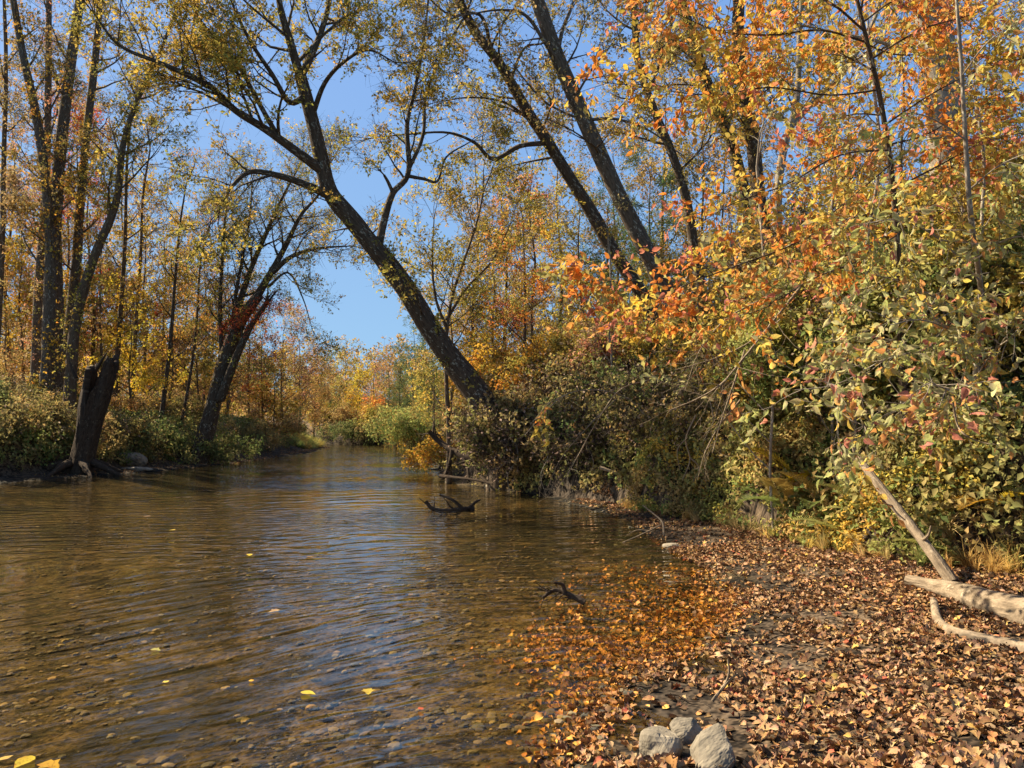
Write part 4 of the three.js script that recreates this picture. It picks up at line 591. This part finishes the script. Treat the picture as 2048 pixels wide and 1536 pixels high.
wood('dead_branch', 'fan of bare twigs left of the long pale branch', 'branch', M.driftwood, 0.012, 0.004, [[1560, 640, 9.9], [1490, 690, 9.7], [1420, 720, 9.5], [1350, 740, 9.4]], { seed: 36, twigs: 11, twigLen: 0.55, seg: 5 });
wood('dead_branch', 'bare drooping branch under the orange leaves', 'branch', M.driftwood, 0.012, 0.004, [[1520, 600, 10.2], [1450, 640, 10], [1400, 700, 9.9], [1370, 780, 9.8]], { seed: 37, twigs: 10, twigLen: 0.5, seg: 5 });
wood('dead_branch', 'bare branch drooping to the water left of the curved root', 'branch', M.driftwood, 0.012, 0.004, [[1230, 800, 14.2], [1170, 860, 14], [1120, 920, 13.9], [1095, 975, 13.8]], { seed: 38, twigs: 9, twigLen: 0.5, seg: 5 });
wood('dead_branch', 'bare branch drooping at the right end of the undercut', 'branch', M.driftwood, 0.011, 0.004, [[1480, 800, 10.6], [1440, 850, 10.5], [1410, 905, 10.4], [1395, 960, 10.4]], { seed: 39, twigs: 9, twigLen: 0.4, seg: 5 });
wood('dead_branch', 'thin forked bare twig under the green leaves', 'branch', M.driftwood, 0.010, 0.004, [[1905, 800, 6.4], [1915, 850, 6.4], [1930, 870, 6.3], [1965, 885, 6.3], [2000, 890, 6.2]], { seed: 24, twigs: 2, twigLen: 0.2, seg: 6 });
wood('hanging_root', 'pale root curving along the dark undercut bank', 'root', M.driftwood, 0.035, 0.02, [[1200, 935, 15.8], [1250, 950, 15.6], [1310, 950, 15.4], [1370, 940, 15.2], [1425, 928, 15]], { seed: 25 });
wood('hanging_root', 'pale twisted roots hanging right of the curved root', 'root', M.driftwood, 0.016, 0.008, [[1392, 830, 12.9], [1372, 880, 12.8], [1380, 920, 12.8], [1365, 960, 12.8]], { seed: 26, forks: [[0.012, 0.005, [[1375, 875, 12.8], [1355, 900, 12.7], [1360, 940, 12.7]]], [0.012, 0.005, [[1380, 915, 12.8], [1398, 935, 12.7], [1385, 965, 12.7]]]] });
[[1030, 880, 1020, 985, 18.4], [1085, 870, 1092, 990, 17.6], [1150, 860, 1140, 1000, 16.9], [1175, 890, 1185, 1000, 16.6], [1235, 870, 1225, 1005, 16.2], [1290, 860, 1300, 990, 15.6], [1330, 850, 1318, 960, 15.2], [1420, 800, 1412, 930, 13.4]].forEach(([a, b, c, d, z], i) => wood('hanging_vine', ['leftmost thin vine hanging before the undercut bank', 'second thin vine hanging before the undercut bank', 'third thin vine hanging before the undercut bank', 'fourth thin vine hanging before the undercut bank', 'fifth thin vine hanging before the undercut bank', 'sixth thin vine hanging before the undercut bank', 'thin vine left of the pale twisted roots', 'thin vine right of the pale twisted roots'][i], 'vine', M.paleBark, 0.011, 0.005, [[a, b, z], [(a * 2 + c) / 3 + 9, (b * 2 + d) / 3, z - 0.1], [(a + c * 2) / 3 - 8, (b + d * 2) / 3, z - 0.15], [c, d, z - 0.1]], { seed: 80 + i, seg: 5, twigs: 4, twigLen: 0.35, group: 'vines before the undercut bank' }));
wood('leaning_pole', 'pale dead pole leaning from the fern bank to the leaf bar', 'log', M.driftwood, 0.058, 0.04, [[1905, 1165, 7.5], [1850, 1088, 7.8], [1790, 1012, 8.15], [1745, 955, 8.45], [1715, 915, 8.7]], { seed: 27, lump: 0.2, part: 'trunk', forkName: 'stub', forks: [[0.02, 0.008, [[1845, 1082, 7.8], [1858, 1068, 7.7], [1862, 1052, 7.65]]], [0.018, 0.006, [[1790, 1012, 8.15], [1776, 1010, 8.1], [1764, 1000, 8.05]]], [0.015, 0.004, [[1716, 916, 8.7], [1706, 900, 8.75], [1704, 880, 8.8]]]] });
wood('fallen_log', 'thick bleached log lying on leaves at the right edge', 'log', M.driftwood, 0.05, 0.18, [[1815, 1172], [1870, 1188], [1940, 1208], [2010, 1232], [2090, 1255], [2200, 1285]], { lie: 1, seed: 28, lump: 0.25, seg: 16, part: 'trunk', forkName: 'splinter', forks: [] });
wood('fallen_log', 'slim curved bleached branch below the thick log', 'log', M.driftwood, 0.03, 0.06, [[1868, 1218, 1.5], [1880, 1252], [1920, 1275], [1980, 1290], [2050, 1306], [2140, 1335]], { lie: 1, seed: 29, lump: 0.15, seg: 12, part: 'trunk' });
wood('driftwood_snag', 'dark snag arching out of the bank with pale prop roots', 'snag', M.deadwood, 0.14, 0.05, [[1010, 925, 19.4], [965, 918, 20], [930, 912, 20.4], [895, 895, 20.8], [870, 875, 21], [858, 862, 21]], { seed: 30, twigs: 10, twigLen: 0.6, forks: [[0.07, 0.04, [[905, 900, 20.6], [900, 925, 20.6], [893, 945, 20.7], [885, 957, 20.8]]], [0.05, 0.03, [[925, 912, 20.4], [935, 935, 20.2], [938, 962, 20]]], [0.05, 0.02, [[880, 952, 20.6], [910, 955, 20.2], [950, 960, 19.8], [985, 968, 19.5]]], [0.05, 0.02, [[940, 920, 20.3], [955, 945, 20], [975, 965, 19.6]]]] });
wood('driftwood_snag', 'black low snag lying in the water below the bank', 'snag', M.deadwood, 0.06, 0.03, [[948, 1018, 15.2], [915, 1020, 15.1], [885, 1022, 15], [862, 1016, 15], [852, 1002, 15]], { seed: 31, twigs: 8, twigLen: 0.35, forks: [[0.04, 0.02, [[925, 1018, 15.1], [905, 1000, 15.1], [880, 990, 15.2]]], [0.04, 0.02, [[935, 1018, 15.1], [950, 1005, 15.3], [960, 1000, 15.6]]]] });
wood('driftwood_snag', 'small dark clump of sticks stranded in the shallows', 'snag', M.deadwood, 0.03, 0.015, [[1170, 1205, 7.1], [1140, 1190, 7.15], [1110, 1180, 7.2], [1085, 1195, 7.15]], { seed: 32, twigs: 16, twigLen: 0.16, forks: [[0.025, 0.01, [[1130, 1190, 7.15], [1125, 1170, 7.15], [1108, 1165, 7.1]]]] });
wood('forked_stick', 'small forked stick standing out of the leaf bar', 'stick', M.driftwood, 0.010, 0.005, [[1425, 1402, 4.4], [1450, 1368, 4.4], [1458, 1345, 4.38], [1456, 1318, 4.36]], { seed: 33, seg: 6, forks: [[0.008, 0.004, [[1440, 1383, 4.4], [1462, 1358, 4.38], [1476, 1347, 4.36]]]] });
wood('forked_stick', 'thin upright stick right of the forked stick', 'stick', M.driftwood, 0.007, 0.004, [[1585, 1440, 4.3], [1598, 1425, 4.3], [1605, 1405, 4.28], [1604, 1385, 4.27]], { seed: 34, seg: 6 });
wood('forked_stick', 'pale forked stick at the waterline under the bank', 'stick', M.driftwood, 0.02, 0.008, [[1328, 1072, 11.2], [1325, 1045, 11.3], [1310, 1030, 11.4], [1285, 1010, 11.5]], { seed: 35, seg: 6, forks: [[0.012, 0.006, [[1322, 1050, 11.3], [1285, 1068, 11.1], [1245, 1085, 10.9]]], [0.01, 0.005, [[1300, 1062, 11.2], [1275, 1060, 11.2], [1255, 1070, 11.1]]]] });

[[1240, 1385, 1330, 1372], [1290, 1330, 1350, 1352], [1530, 1290, 1610, 1262], [1650, 1240, 1720, 1252], [1700, 1420, 1800, 1398], [1560, 1190, 1630, 1178], [1450, 1150, 1500, 1138], [1850, 1350, 1960, 1338], [1330, 1395, 1400, 1410], [1620, 1480, 1720, 1500]].forEach(([a, b, c, d], i) => wood('twig', ['thin grey twig in wet leaves left of the forked stick', 'short twig at the wet edge of the litter', 'pale twig on litter in mid bar', 'twig on litter left of the curved branch', 'long twig on litter right of the upright stick', 'twig on litter behind mid bar', 'twig near the far tip of the bar', 'twig on litter below the curved branch', 'dark twig between forked stick and stones', 'twig at the bottom edge right of the stones'][i], 'twig', i % 2 ? M.driftwood : M.deadwood, 0.006, 0.003, [[a, b, 3], [(a * 2 + c) / 3, (b * 2 + d) / 3 - 4, 4], [(a + 2 * c) / 3, (b + 2 * d) / 3 + 3, 4], [c, d, 5]], { lie: 1, seg: 5, seed: 60 + i, twigs: 2, twigLen: 0.12 }));

// ---------------------------------------------------------------- rocks
const stoneMap = tex(256, 256, (u, v) => { const a = wnoise(u, v, 5, 5, 71), b = wnoise(u, v, 17, 17, 72), c = wnoise(u, v, 60, 60, 73), g = (0.05 + 0.11 * a + 0.07 * b + 0.06 * c) * (0.55 + 0.45 * sstep(0.3, 0.5, wnoise(u, v, 7, 7, 78))); return [g * 1.15, g * 0.92, g * 0.62]; });
const stoneBump = tex(256, 256, (u, v) => { const g = 0.5 * wnoise(u, v, 9, 9, 74) + 0.3 * wnoise(u, v, 27, 27, 75) + 0.2 * wnoise(u, v, 80, 80, 76); return [g, g, g]; });
const stoneMat = new THREE.MeshStandardMaterial({ map: stoneMap, bumpMap: stoneBump, bumpScale: 0.012, roughness: 0.9, name: 'stone' });
function rock(px, py, d, sx, sy, sz, seed, label, group) {
  const g = new THREE.IcosahedronGeometry(1, 5), p = g.attributes.position, q = V(), r = rng(seed), planes = [];
  for (let k = 0; k < 9; k++) planes.push([rv(r).normalize(), 0.55 + 0.25 * r()]);
  for (let i = 0; i < p.count; i++) {
    q.fromBufferAttribute(p, i).normalize(); let s = 1; for (const [n, c] of planes) { const t = q.dot(n); if (t * s > c) s = lerp(s, c / t, 0.7); }
    s *= 1 + 0.10 * (fbm(q.x * 2 + seed, q.y * 2 + q.z * 1.7, 5, 4) - 0.5) * 2; q.multiplyScalar(s); p.setXYZ(i, q.x * sx, q.y * sy, q.z * sz);
  }
  const u = g.attributes.uv; for (let i = 0; i < p.count; i++) u.setXY(i, (p.getX(i) + p.getY(i) * 0.6) * 1.6, (p.getZ(i) + p.getY(i) * 0.7) * 1.6);
  g.computeVertexNormals();
  const m = top('rock', g, stoneMat, label, 'rock', group), c = d ? P(px, py, d) : onGround(px, py); if (!d) c.y += sy * 0.3; m.position.copy(c); m.rotation.y = r() * 6.28; return m;
}
rock(1315, 1508, 0, 0.175, 0.115, 0.13, 41, 'angular grey stone, left of the two stones at the bottom edge', 'stones at the bottom edge');
rock(1425, 1530, 0, 0.135, 0.14, 0.14, 47, 'upright tan stone, right of the two stones at the bottom edge', 'stones at the bottom edge');
rock(1372, 1480, 0, 0.10, 0.09, 0.08, 43, 'small grey stone wedged behind the two bottom stones', 'stones at the bottom edge');
rock(258, 928, 0, 0.62, 0.36, 0.5, 45, 'large pale boulder on the left shore beside the stump');
rock(272, 940, 0, 0.65, 0.12, 0.4, 46, 'flat slab at the waterline below the left boulder');
rock(1345, 1095, 0, 0.14, 0.06, 0.12, 49, 'low stone at the far tip of the leaf bar');

// ---------------------------------------------------------------- ferns, grass, ground cover
function frondGeo(seed, L) {
  const mb = new MB(), r = rng(seed), pts = []; for (let i = 0; i <= 10; i++) { const t = i / 10; pts.push(V((r() - 0.5) * 0.01, L * (t - 0.25 * t * t), L * 0.45 * t * t)); }
  tube(mb, pts, pts.map((_, i) => 0.003 * (1.1 - i / 10)), 3, { col: [0.6, 0.6, 0.5], cap: false });
  for (let k = 2; k < 26; k++) { const t = k / 26, f = t * 9.99, i = Math.floor(f), p = pts[i].clone().lerp(pts[i + 1], f - i), w = L * 0.26 * Math.sin(Math.PI * Math.pow(t, 0.75)) + 0.01, d = pts[i + 1].clone().sub(pts[i]).normalize(); for (const s of [-1, 1]) { const g = 0.85 + 0.3 * r(); leaf(mb, p, V(s, 0.25, -0.12).addScaledVector(d, 0.35), V(0, -0.4, 1), w * (0.85 + 0.3 * r()), L * 0.042, [g, g, g], 0.2); } }
  return mb.geo();
}
const fronds = [1, 2, 3].map((k) => frondGeo(600 + k, 0.62));
[[1598, 960, 10.6, 6, 'yellow fern drooping on the bank under the bare branch', 'yellow', 1.15], [1570, 1010, 10.9, 6, 'tan withered fern below the yellow fern', 'fern', 1.0], [1690, 1060, 9.6, 7, 'pale green fern at the foot of the bank left of the pole', 'fern', 1.0], [1730, 1020, 9.7, 6, 'green fern touching the leaning pole', 'fern', 0.95], [1840, 1090, 9.0, 5, 'small fern right of the leaning pole', 'fern', 0.8], [1640, 1000, 10.3, 6, 'brown-green fern between the two left ferns', 'fern', 0.9], [1990, 1000, 8.6, 5, 'bright fern above the dark hollow', 'yellow', 0.8]].forEach(([px, py, d, n, label, pal, s], i) => {
  const r = rng(620 + i), b = onGround(px, py + 30), g = thing('fern', b, label, 'fern', 'ferns on the right bank');
  for (let k = 0; k < n; k++) { const m = part(g, 'frond', fronds[k % 3], tintedLeaf(PAL[pal], pal, r)); m.rotation.set(-0.1 + 0.6 * r(), k / n * 6.28 + r(), 0, 'YXZ'); m.rotation.x = 0.35 + 0.7 * r(); m.scale.setScalar(s * 1.35 * (0.75 + 0.5 * r())); m.position.y = 0.08; }
});
{
  const cover = (name, label, cat, n, dens, region, geo, pal, scale, seed, lift = 0.02) => {
    const r = rng(seed), tips = []; let guard = 0;
    while (tips.length < n && guard++ < n * 30) { const [x, d, w] = region(r); if (x === null) continue; const h = height(x, d), e = 0.25, nx = height(x - e, d) - height(x + e, d), nz = height(x, d + e) - height(x, d - e); tips.push({ p: V(x, h + lift, -d), d: V(nx * 1.2, 2 * e, nz * 1.2).normalize().addScaledVector(rv(r), 0.55).normalize(), s: w || 1 }); }
    const g = new THREE.Group(); g.name = numbered(name); scene.add(g); tag(g, label, cat, null, 'stuff'); scatter(g, 'foliage', geo, leafMat, tips, pal, r, scale); return g;
  };
  // along the bank line: position t on the foot polyline, offset inland
  const along = (list, a, b) => (r) => { const f = a + (b - a) * r(), i = Math.floor(f), t = f - i, [x0, y0] = list[i], [x1, y1] = list[i + 1], L = Math.hypot(x1 - x0, y1 - y0); return [lerp(x0, x1, t), lerp(y0, y1, t), (y1 - y0) / L, -(x1 - x0) / L]; };
  const right = along(R0, 2, 12), nearRight = along(R0, 2, 7), leftLine = along(leftLand, 2, 7);
  const hollow = (x, d) => x > 4.7 && x < 5.9 && d < 8.5;
  cover('ground_cover', 'green trailing plants covering the sunny right bank slope', 'undergrowth', 6500, 1, (r) => { const [x, d, nx, ny] = nearRight(r), s = -0.1 + 2.6 * r(), X2 = x + nx * s, D2 = d + ny * s; return hollow(X2, D2) && s < 0.7 ? [null] : [X2, D2]; }, S.shrub[0], [...PAL.green, ...PAL.brush, ...PAL.olive], 0.8, 701);
  cover('ground_cover', 'brown tangled brush covering the shaded right bank', 'undergrowth', 6000, 1, (r) => { const [x, d, nx, ny] = right(r), s = 0.1 + 4 * r(); return [x + nx * s, d + ny * s]; }, S.shrub[1], [...PAL.brush, ...PAL.darkBrush], 1.1, 702);
  cover('ground_cover', 'low green-brown plants covering the left bank', 'undergrowth', 6000, 1, (r) => { const [x, d, nx, ny] = leftLine(r), s = 0.8 + 6 * r(); return [x - nx * s, d - ny * s]; }, S.shrub[2], [...PAL.brush, ...PAL.darkBrush, ...PAL.green], 1.3, 703);
  // grass tufts
  const gm = new MB(), gr = rng(5); for (let k = 0; k < 26; k++) { const a = gr() * 6.28, b = V(Math.cos(a) * 0.04 * gr(), 0, Math.sin(a) * 0.04 * gr()), L = 0.16 + 0.2 * gr(), out = 0.25 + 0.6 * gr(), p = [0, 0.5, 1].map((t) => V(b.x + Math.cos(a) * out * L * t * t, L * t * (1 - 0.35 * out * t), b.z + Math.sin(a) * out * L * t * t)), w = 0.004, s = V(-Math.sin(a) * w, 0, Math.cos(a) * w), g = 0.7 + 0.5 * gr(), id = []; p.forEach((q, i) => { const f = i === 2 ? 0.2 : 1; id.push(gm.v(q.clone().addScaledVector(s, f), null, 0, 0, [g, g, g]), gm.v(q.clone().addScaledVector(s, -f), null, 0, 0, [g, g, g])); }); gm.i.push(id[0], id[1], id[2], id[1], id[3], id[2], id[2], id[3], id[4], id[3], id[5], id[4]); }
  const tuft = gm.geo();
  cover('grass', 'dry and green grass tufts at the foot of the right bank', 'grass', 260, 1, (r) => { const [x, d, nx, ny] = nearRight(r), s = -0.35 + 0.8 * r(); return [x + nx * s, d + ny * s]; }, tuft, PAL.sandy.concat(PAL.fern), 0.8, 704, 0);
  cover('grass', 'sunlit grass on the low left point', 'grass', 900, 1, (r) => { const x = lerp(-17, -13, r()), d = lerp(50, 59, r()); return polyDist(leftLand, x, d) > 0.1 ? [x, d, 1.6] : [null]; }, tuft, PAL.fern, 1.2, 705, 0);
}

// ---------------------------------------------------------------- fallen leaves, gravel
const dryLeaf = [0, 1, 2, 3].map((k) => { const r = rng(80 + k), mb = new MB(); leaf(mb, V(0, 0, -0.5), V(0, 0.06, 1), V(0.1, 1, 0), 1, k % 2 ? 0.95 : 0.68, [1, 1, 1], 0.25 + 0.35 * r(), k % 2 ? 'lobed' : 'ovate'); const g = mb.geo(), p = g.attributes.position; for (let i = 0; i < p.count; i++) p.setY(i, p.getY(i) + 0.18 * (noise(p.getX(i) * 3 + k * 9, p.getZ(i) * 3, 4) - 0.4)); g.computeVertexNormals(); return g; });
{
  const r = rng(800), spots = [];
  const inBar = (x, d) => polyDist(waterPoly, x, d) < 0.1 && polyDist(rightLand, x, d) < 0.5;
  for (let k = 0; k < 130000 && spots.length < 44000; k++) {
    const d = lerp(2.2, 16.5, Math.pow(r(), 1.25)), x = lerp(0.1, 8, r()); if (x / d > 0.8) continue;
    if (inBar(x, d)) { if (r() < 0.85 * sstep(0.5, 0.36, 0.5 * noise(x * 1.1, d * 1.1, 44) + 0.5 * noise(x * 3.1, d * 3.1, 46) + 0.12 * Math.min(1.5, -polyDist(waterPoly, x, d)))) continue; spots.push([x, height(x, d) + 0.004 + 0.03 * r() * r(), d, 0]); }
    else { const w = polyDist(waterPoly, x, d) * lerp(3.4, 1, sstep(4.0, 6.2, d)); if (w > 0 && w < 2.0 && d < 11 && r() < 0.75 * sstep(10.6, 7.2, d + 1.6 * noise(x * 2.3, d * 2.3, 48)) * (1 - w / 2) * sstep(0.3, 0.6, noise(x * 1.2, d * 1.2, 45) + 0.2)) spots.push([x, Math.max(height(x, d) + 0.01, -0.12) * (r() < 0.07 ? 0 : 1) + 0.004, d, 1]); }
  }
  for (let k = 0; k < 26000; k++) { const d = lerp(3.2, 11, r()), x = lerp(-0.6, 2.4, r()), w = polyDist(waterPoly, x, d) * lerp(3.4, 1, sstep(4.0, 6.2, d)); if (w > 0 && w < 1.9 && r() < sstep(10.4, 7.6, d + 1.6 * noise(x * 2.3, d * 2.3, 48)) * Math.pow(1 - w / 1.9, 1.3) * sstep(0.28, 0.6, noise(x * 1.5, d * 1.5, 49) + 0.18)) spots.push([x, height(x, d) + 0.008, d, 1]); }
  const scr = ([x, y, d]) => { const px = 1024 + x / d * FOCAL, py = HORIZON - (y - EYE) / d * FOCAL; return px > 20 && px < 2030 && py < 1525; };
  const idx = spots.map((s, i) => i).filter((i) => scr(spots[i])).sort((a, b) => spots[a][2] - spots[b][2]), own = new Set(idx.slice(0, 300));
  const names = ['curled', 'flat'];
  const looks = [['tan', 1], ['dark brown', 5], ['russet', 4], ['pale buff', 3], ['brown', 0]];
  const mats = PAL.litter.map((p) => { const m = dryLeafMat.clone(); m.color = new THREE.Color().setRGB(p[0], p[1], p[2]); m.name = 'fallen_leaf'; return m; });
  let n = 0;
  for (const i of own) {
    const [x, y, d, wet] = spots[i], [word, pi] = looks[Math.floor(r() * looks.length)], m = new THREE.Mesh(dryLeaf[n++ % 4], mats[pi]);
    m.name = numbered('fallen_leaf'); m.position.set(x, y + 0.006, -d); m.rotation.set((r() - 0.5) * 0.9, r() * 6.28, (r() - 0.5) * 0.9); m.scale.setScalar(0.055 + 0.05 * r()); scene.add(m);
    const lx = 1024 + x / d * FOCAL, ly = HORIZON - (y - EYE) / d * FOCAL, place = (lx < 1250 ? 'left of' : lx < 1400 ? 'beside' : lx < 1520 ? 'just right of' : lx < 1700 ? 'well right of' : lx < 1860 ? 'far right of' : null), form = (n - 1) % 2 ? 'lobed' : 'oval';
    const label = `${word} ${form} fallen leaf ` + (place ? `${place} the stones` : 'towards the right corner') + (wet ? ' in shallow water' : '') + (ly > 1450 ? ' at the bottom edge' : ly > 1380 ? ', just up from the bottom edge' : ', higher up the bar');
    tag(m, label, 'leaf', label.replace('leaf', 'leaves'));
  }
  const mk = (name, label, list, pal, mat) => { const g = new THREE.Group(); g.name = name; scene.add(g); tag(g, label, 'leaf litter', null, 'stuff');
    for (let v = 0; v < 4; v++) { const sub = list.filter((_, k) => k % 4 === v), im = new THREE.InstancedMesh(dryLeaf[v], mat, sub.length); im.name = 'leaves'; sub.forEach(([x, y, d], k) => { qTmp.setFromEuler(new THREE.Euler((r() - 0.5) * 1.0, r() * 6.28, (r() - 0.5) * 1.0)); im.setMatrixAt(k, mTmp.compose(tA.set(x, y, -d), qTmp, sTmp.setScalar(0.03 + 0.05 * r() * r() + 0.012 * r()))); im.setColorAt(k, tint(pal, r)); }); g.add(im); } };
  const rest = spots.filter((_, i) => !own.has(i));
  mk('leaf_litter', 'brown and tan fallen leaves carpeting the gravel bar', rest.filter((s) => !s[3]), PAL.litter, dryLeafMat);
  mk('sunken_leaves', 'orange-brown sunken leaves in the clear shallows beside the bar', rest.filter((s) => s[3]), PAL.wet, dryLeafMat);
  // litter on the left shore and under the right trees
  const shore = []; for (let k = 0; k < 9000; k++) { const d = lerp(24, 58, r()), x = lerp(-16, -11.8, r()), w = polyDist(waterPoly, x, d); if (w < 0.15 && w > -2.2) shore.push([x, height(x, d) + 0.01, d]); }
  mk('shore_litter', 'dull fallen leaves strewn along the left shore', shore, PAL.litter, dryLeafMat);
}
// single leaves on and under the water
[[625, 1378, 'yellow', 0.105, 'large bright yellow leaf floating in mid stream'], [345, 1356, 'orange', 0.05, 'small amber leaf floating left of the yellow leaf'], [72, 1510, 'yellow', 0.13, 'big golden leaf in the bottom left corner, pointing up'], [125, 1517, 'yellow', 0.12, 'big golden leaf in the bottom left corner, right one'], [38, 1503, 'litter', 0.07, 'pale round leaf in the bottom left corner'], [742, 1375, 'orange', 0.09, 'orange leaf under water right of the yellow leaf'], [845, 1408, 'red', 0.05, 'small red leaf under water'], [325, 1294, 'orange', 0.08, 'amber leaf left of the blue reflection'], [513, 1354, 'yellow', 0.05, 'small greenish leaf near the yellow leaf'], [555, 1218, 'litter', 0.10, 'curled tan leaf in the blue reflection'], [505, 1108, 'yellow', 0.12, 'yellow leaf upstream of the blue reflection'], [625, 1112, 'litter', 0.10, 'tan leaf in the blue reflection, farther off'], [300, 1032, 'litter', 0.16, 'pale leaf far off in the left shade'], [350, 1059, 'yellow', 0.12, 'yellow leaf far off on the left']].forEach(([px, py, pal, s, label], i) => {
  const d = EYE * FOCAL / (py - HORIZON), r = rng(950 + i), m = top('floating_leaf', dryLeaf[i % 4], tintedLeaf(PAL[pal], pal, r), label, 'leaf', 'leaves on the water'); m.position.set(X(px, d), 0.012, -d); m.rotation.y = r() * 6.28; m.scale.set(s, s * 0.12, s);
});
{
  const r = rng(820), g0 = new THREE.IcosahedronGeometry(1, 1), p = g0.attributes.position; for (let i = 0; i < p.count; i++) { const s = 0.85 + 0.3 * hash(Math.round(p.getX(i) * 50), Math.round(p.getY(i) * 50), Math.round(p.getZ(i) * 50)); p.setXYZ(i, p.getX(i) * s, p.getY(i) * s * 0.55, p.getZ(i) * s); } g0.computeVertexNormals();
  const N = 15000, im = new THREE.InstancedMesh(g0, new THREE.MeshStandardMaterial({ color: 0xffffff, roughness: 0.9, name: 'pebble' }), N), pal = [[0.10, 0.07, 0.032, 4], [0.065, 0.048, 0.024, 4], [0.04, 0.032, 0.018, 5], [0.17, 0.115, 0.05, 2], [0.12, 0.10, 0.07, 1]];
  for (let k = 0; k < N; k++) { let x, d; do { d = lerp(2.6, 17, Math.pow(r(), 1.3)); x = d * lerp(-0.75, 0.3, r()); } while (polyDist(waterPoly, x, d) < 0 || r() > 0.12 + 1.1 * sstep(0.42, 0.65, fbm(x * 1.3 + 3, d * 1.3, 51, 3))); const s = 0.004 + 0.034 * Math.pow(r(), 6); im.setMatrixAt(k, mTmp.compose(tA.set(x, height(x, d) + s * 0.2, -d), qTmp.setFromEuler(new THREE.Euler(0, r() * 6.28, (r() - 0.5) * 0.4)), sTmp.set(s, s * (0.6 + 0.5 * r()), s * (0.7 + 0.5 * r())))); im.setColorAt(k, tint(pal, r)); }
  im.name = 'gravel'; scene.add(im); tag(im, 'brown gravel and pebbles on the stream bed', 'gravel', null, 'stuff');
}
//@@TAIL
{ let t = 0, n = 0; scene.traverse((o) => { if (o.isInstancedMesh) n += o.count; else if (o.isMesh) t += o.geometry.index ? o.geometry.index.count / 3 : o.geometry.attributes.position.count / 3; }); console.log('triangles', t, 'copies', n); }
scene.traverse((o) => { if (o.isMesh) { o.castShadow = true; o.receiveShadow = true; } });
renderer.render(scene, camera);
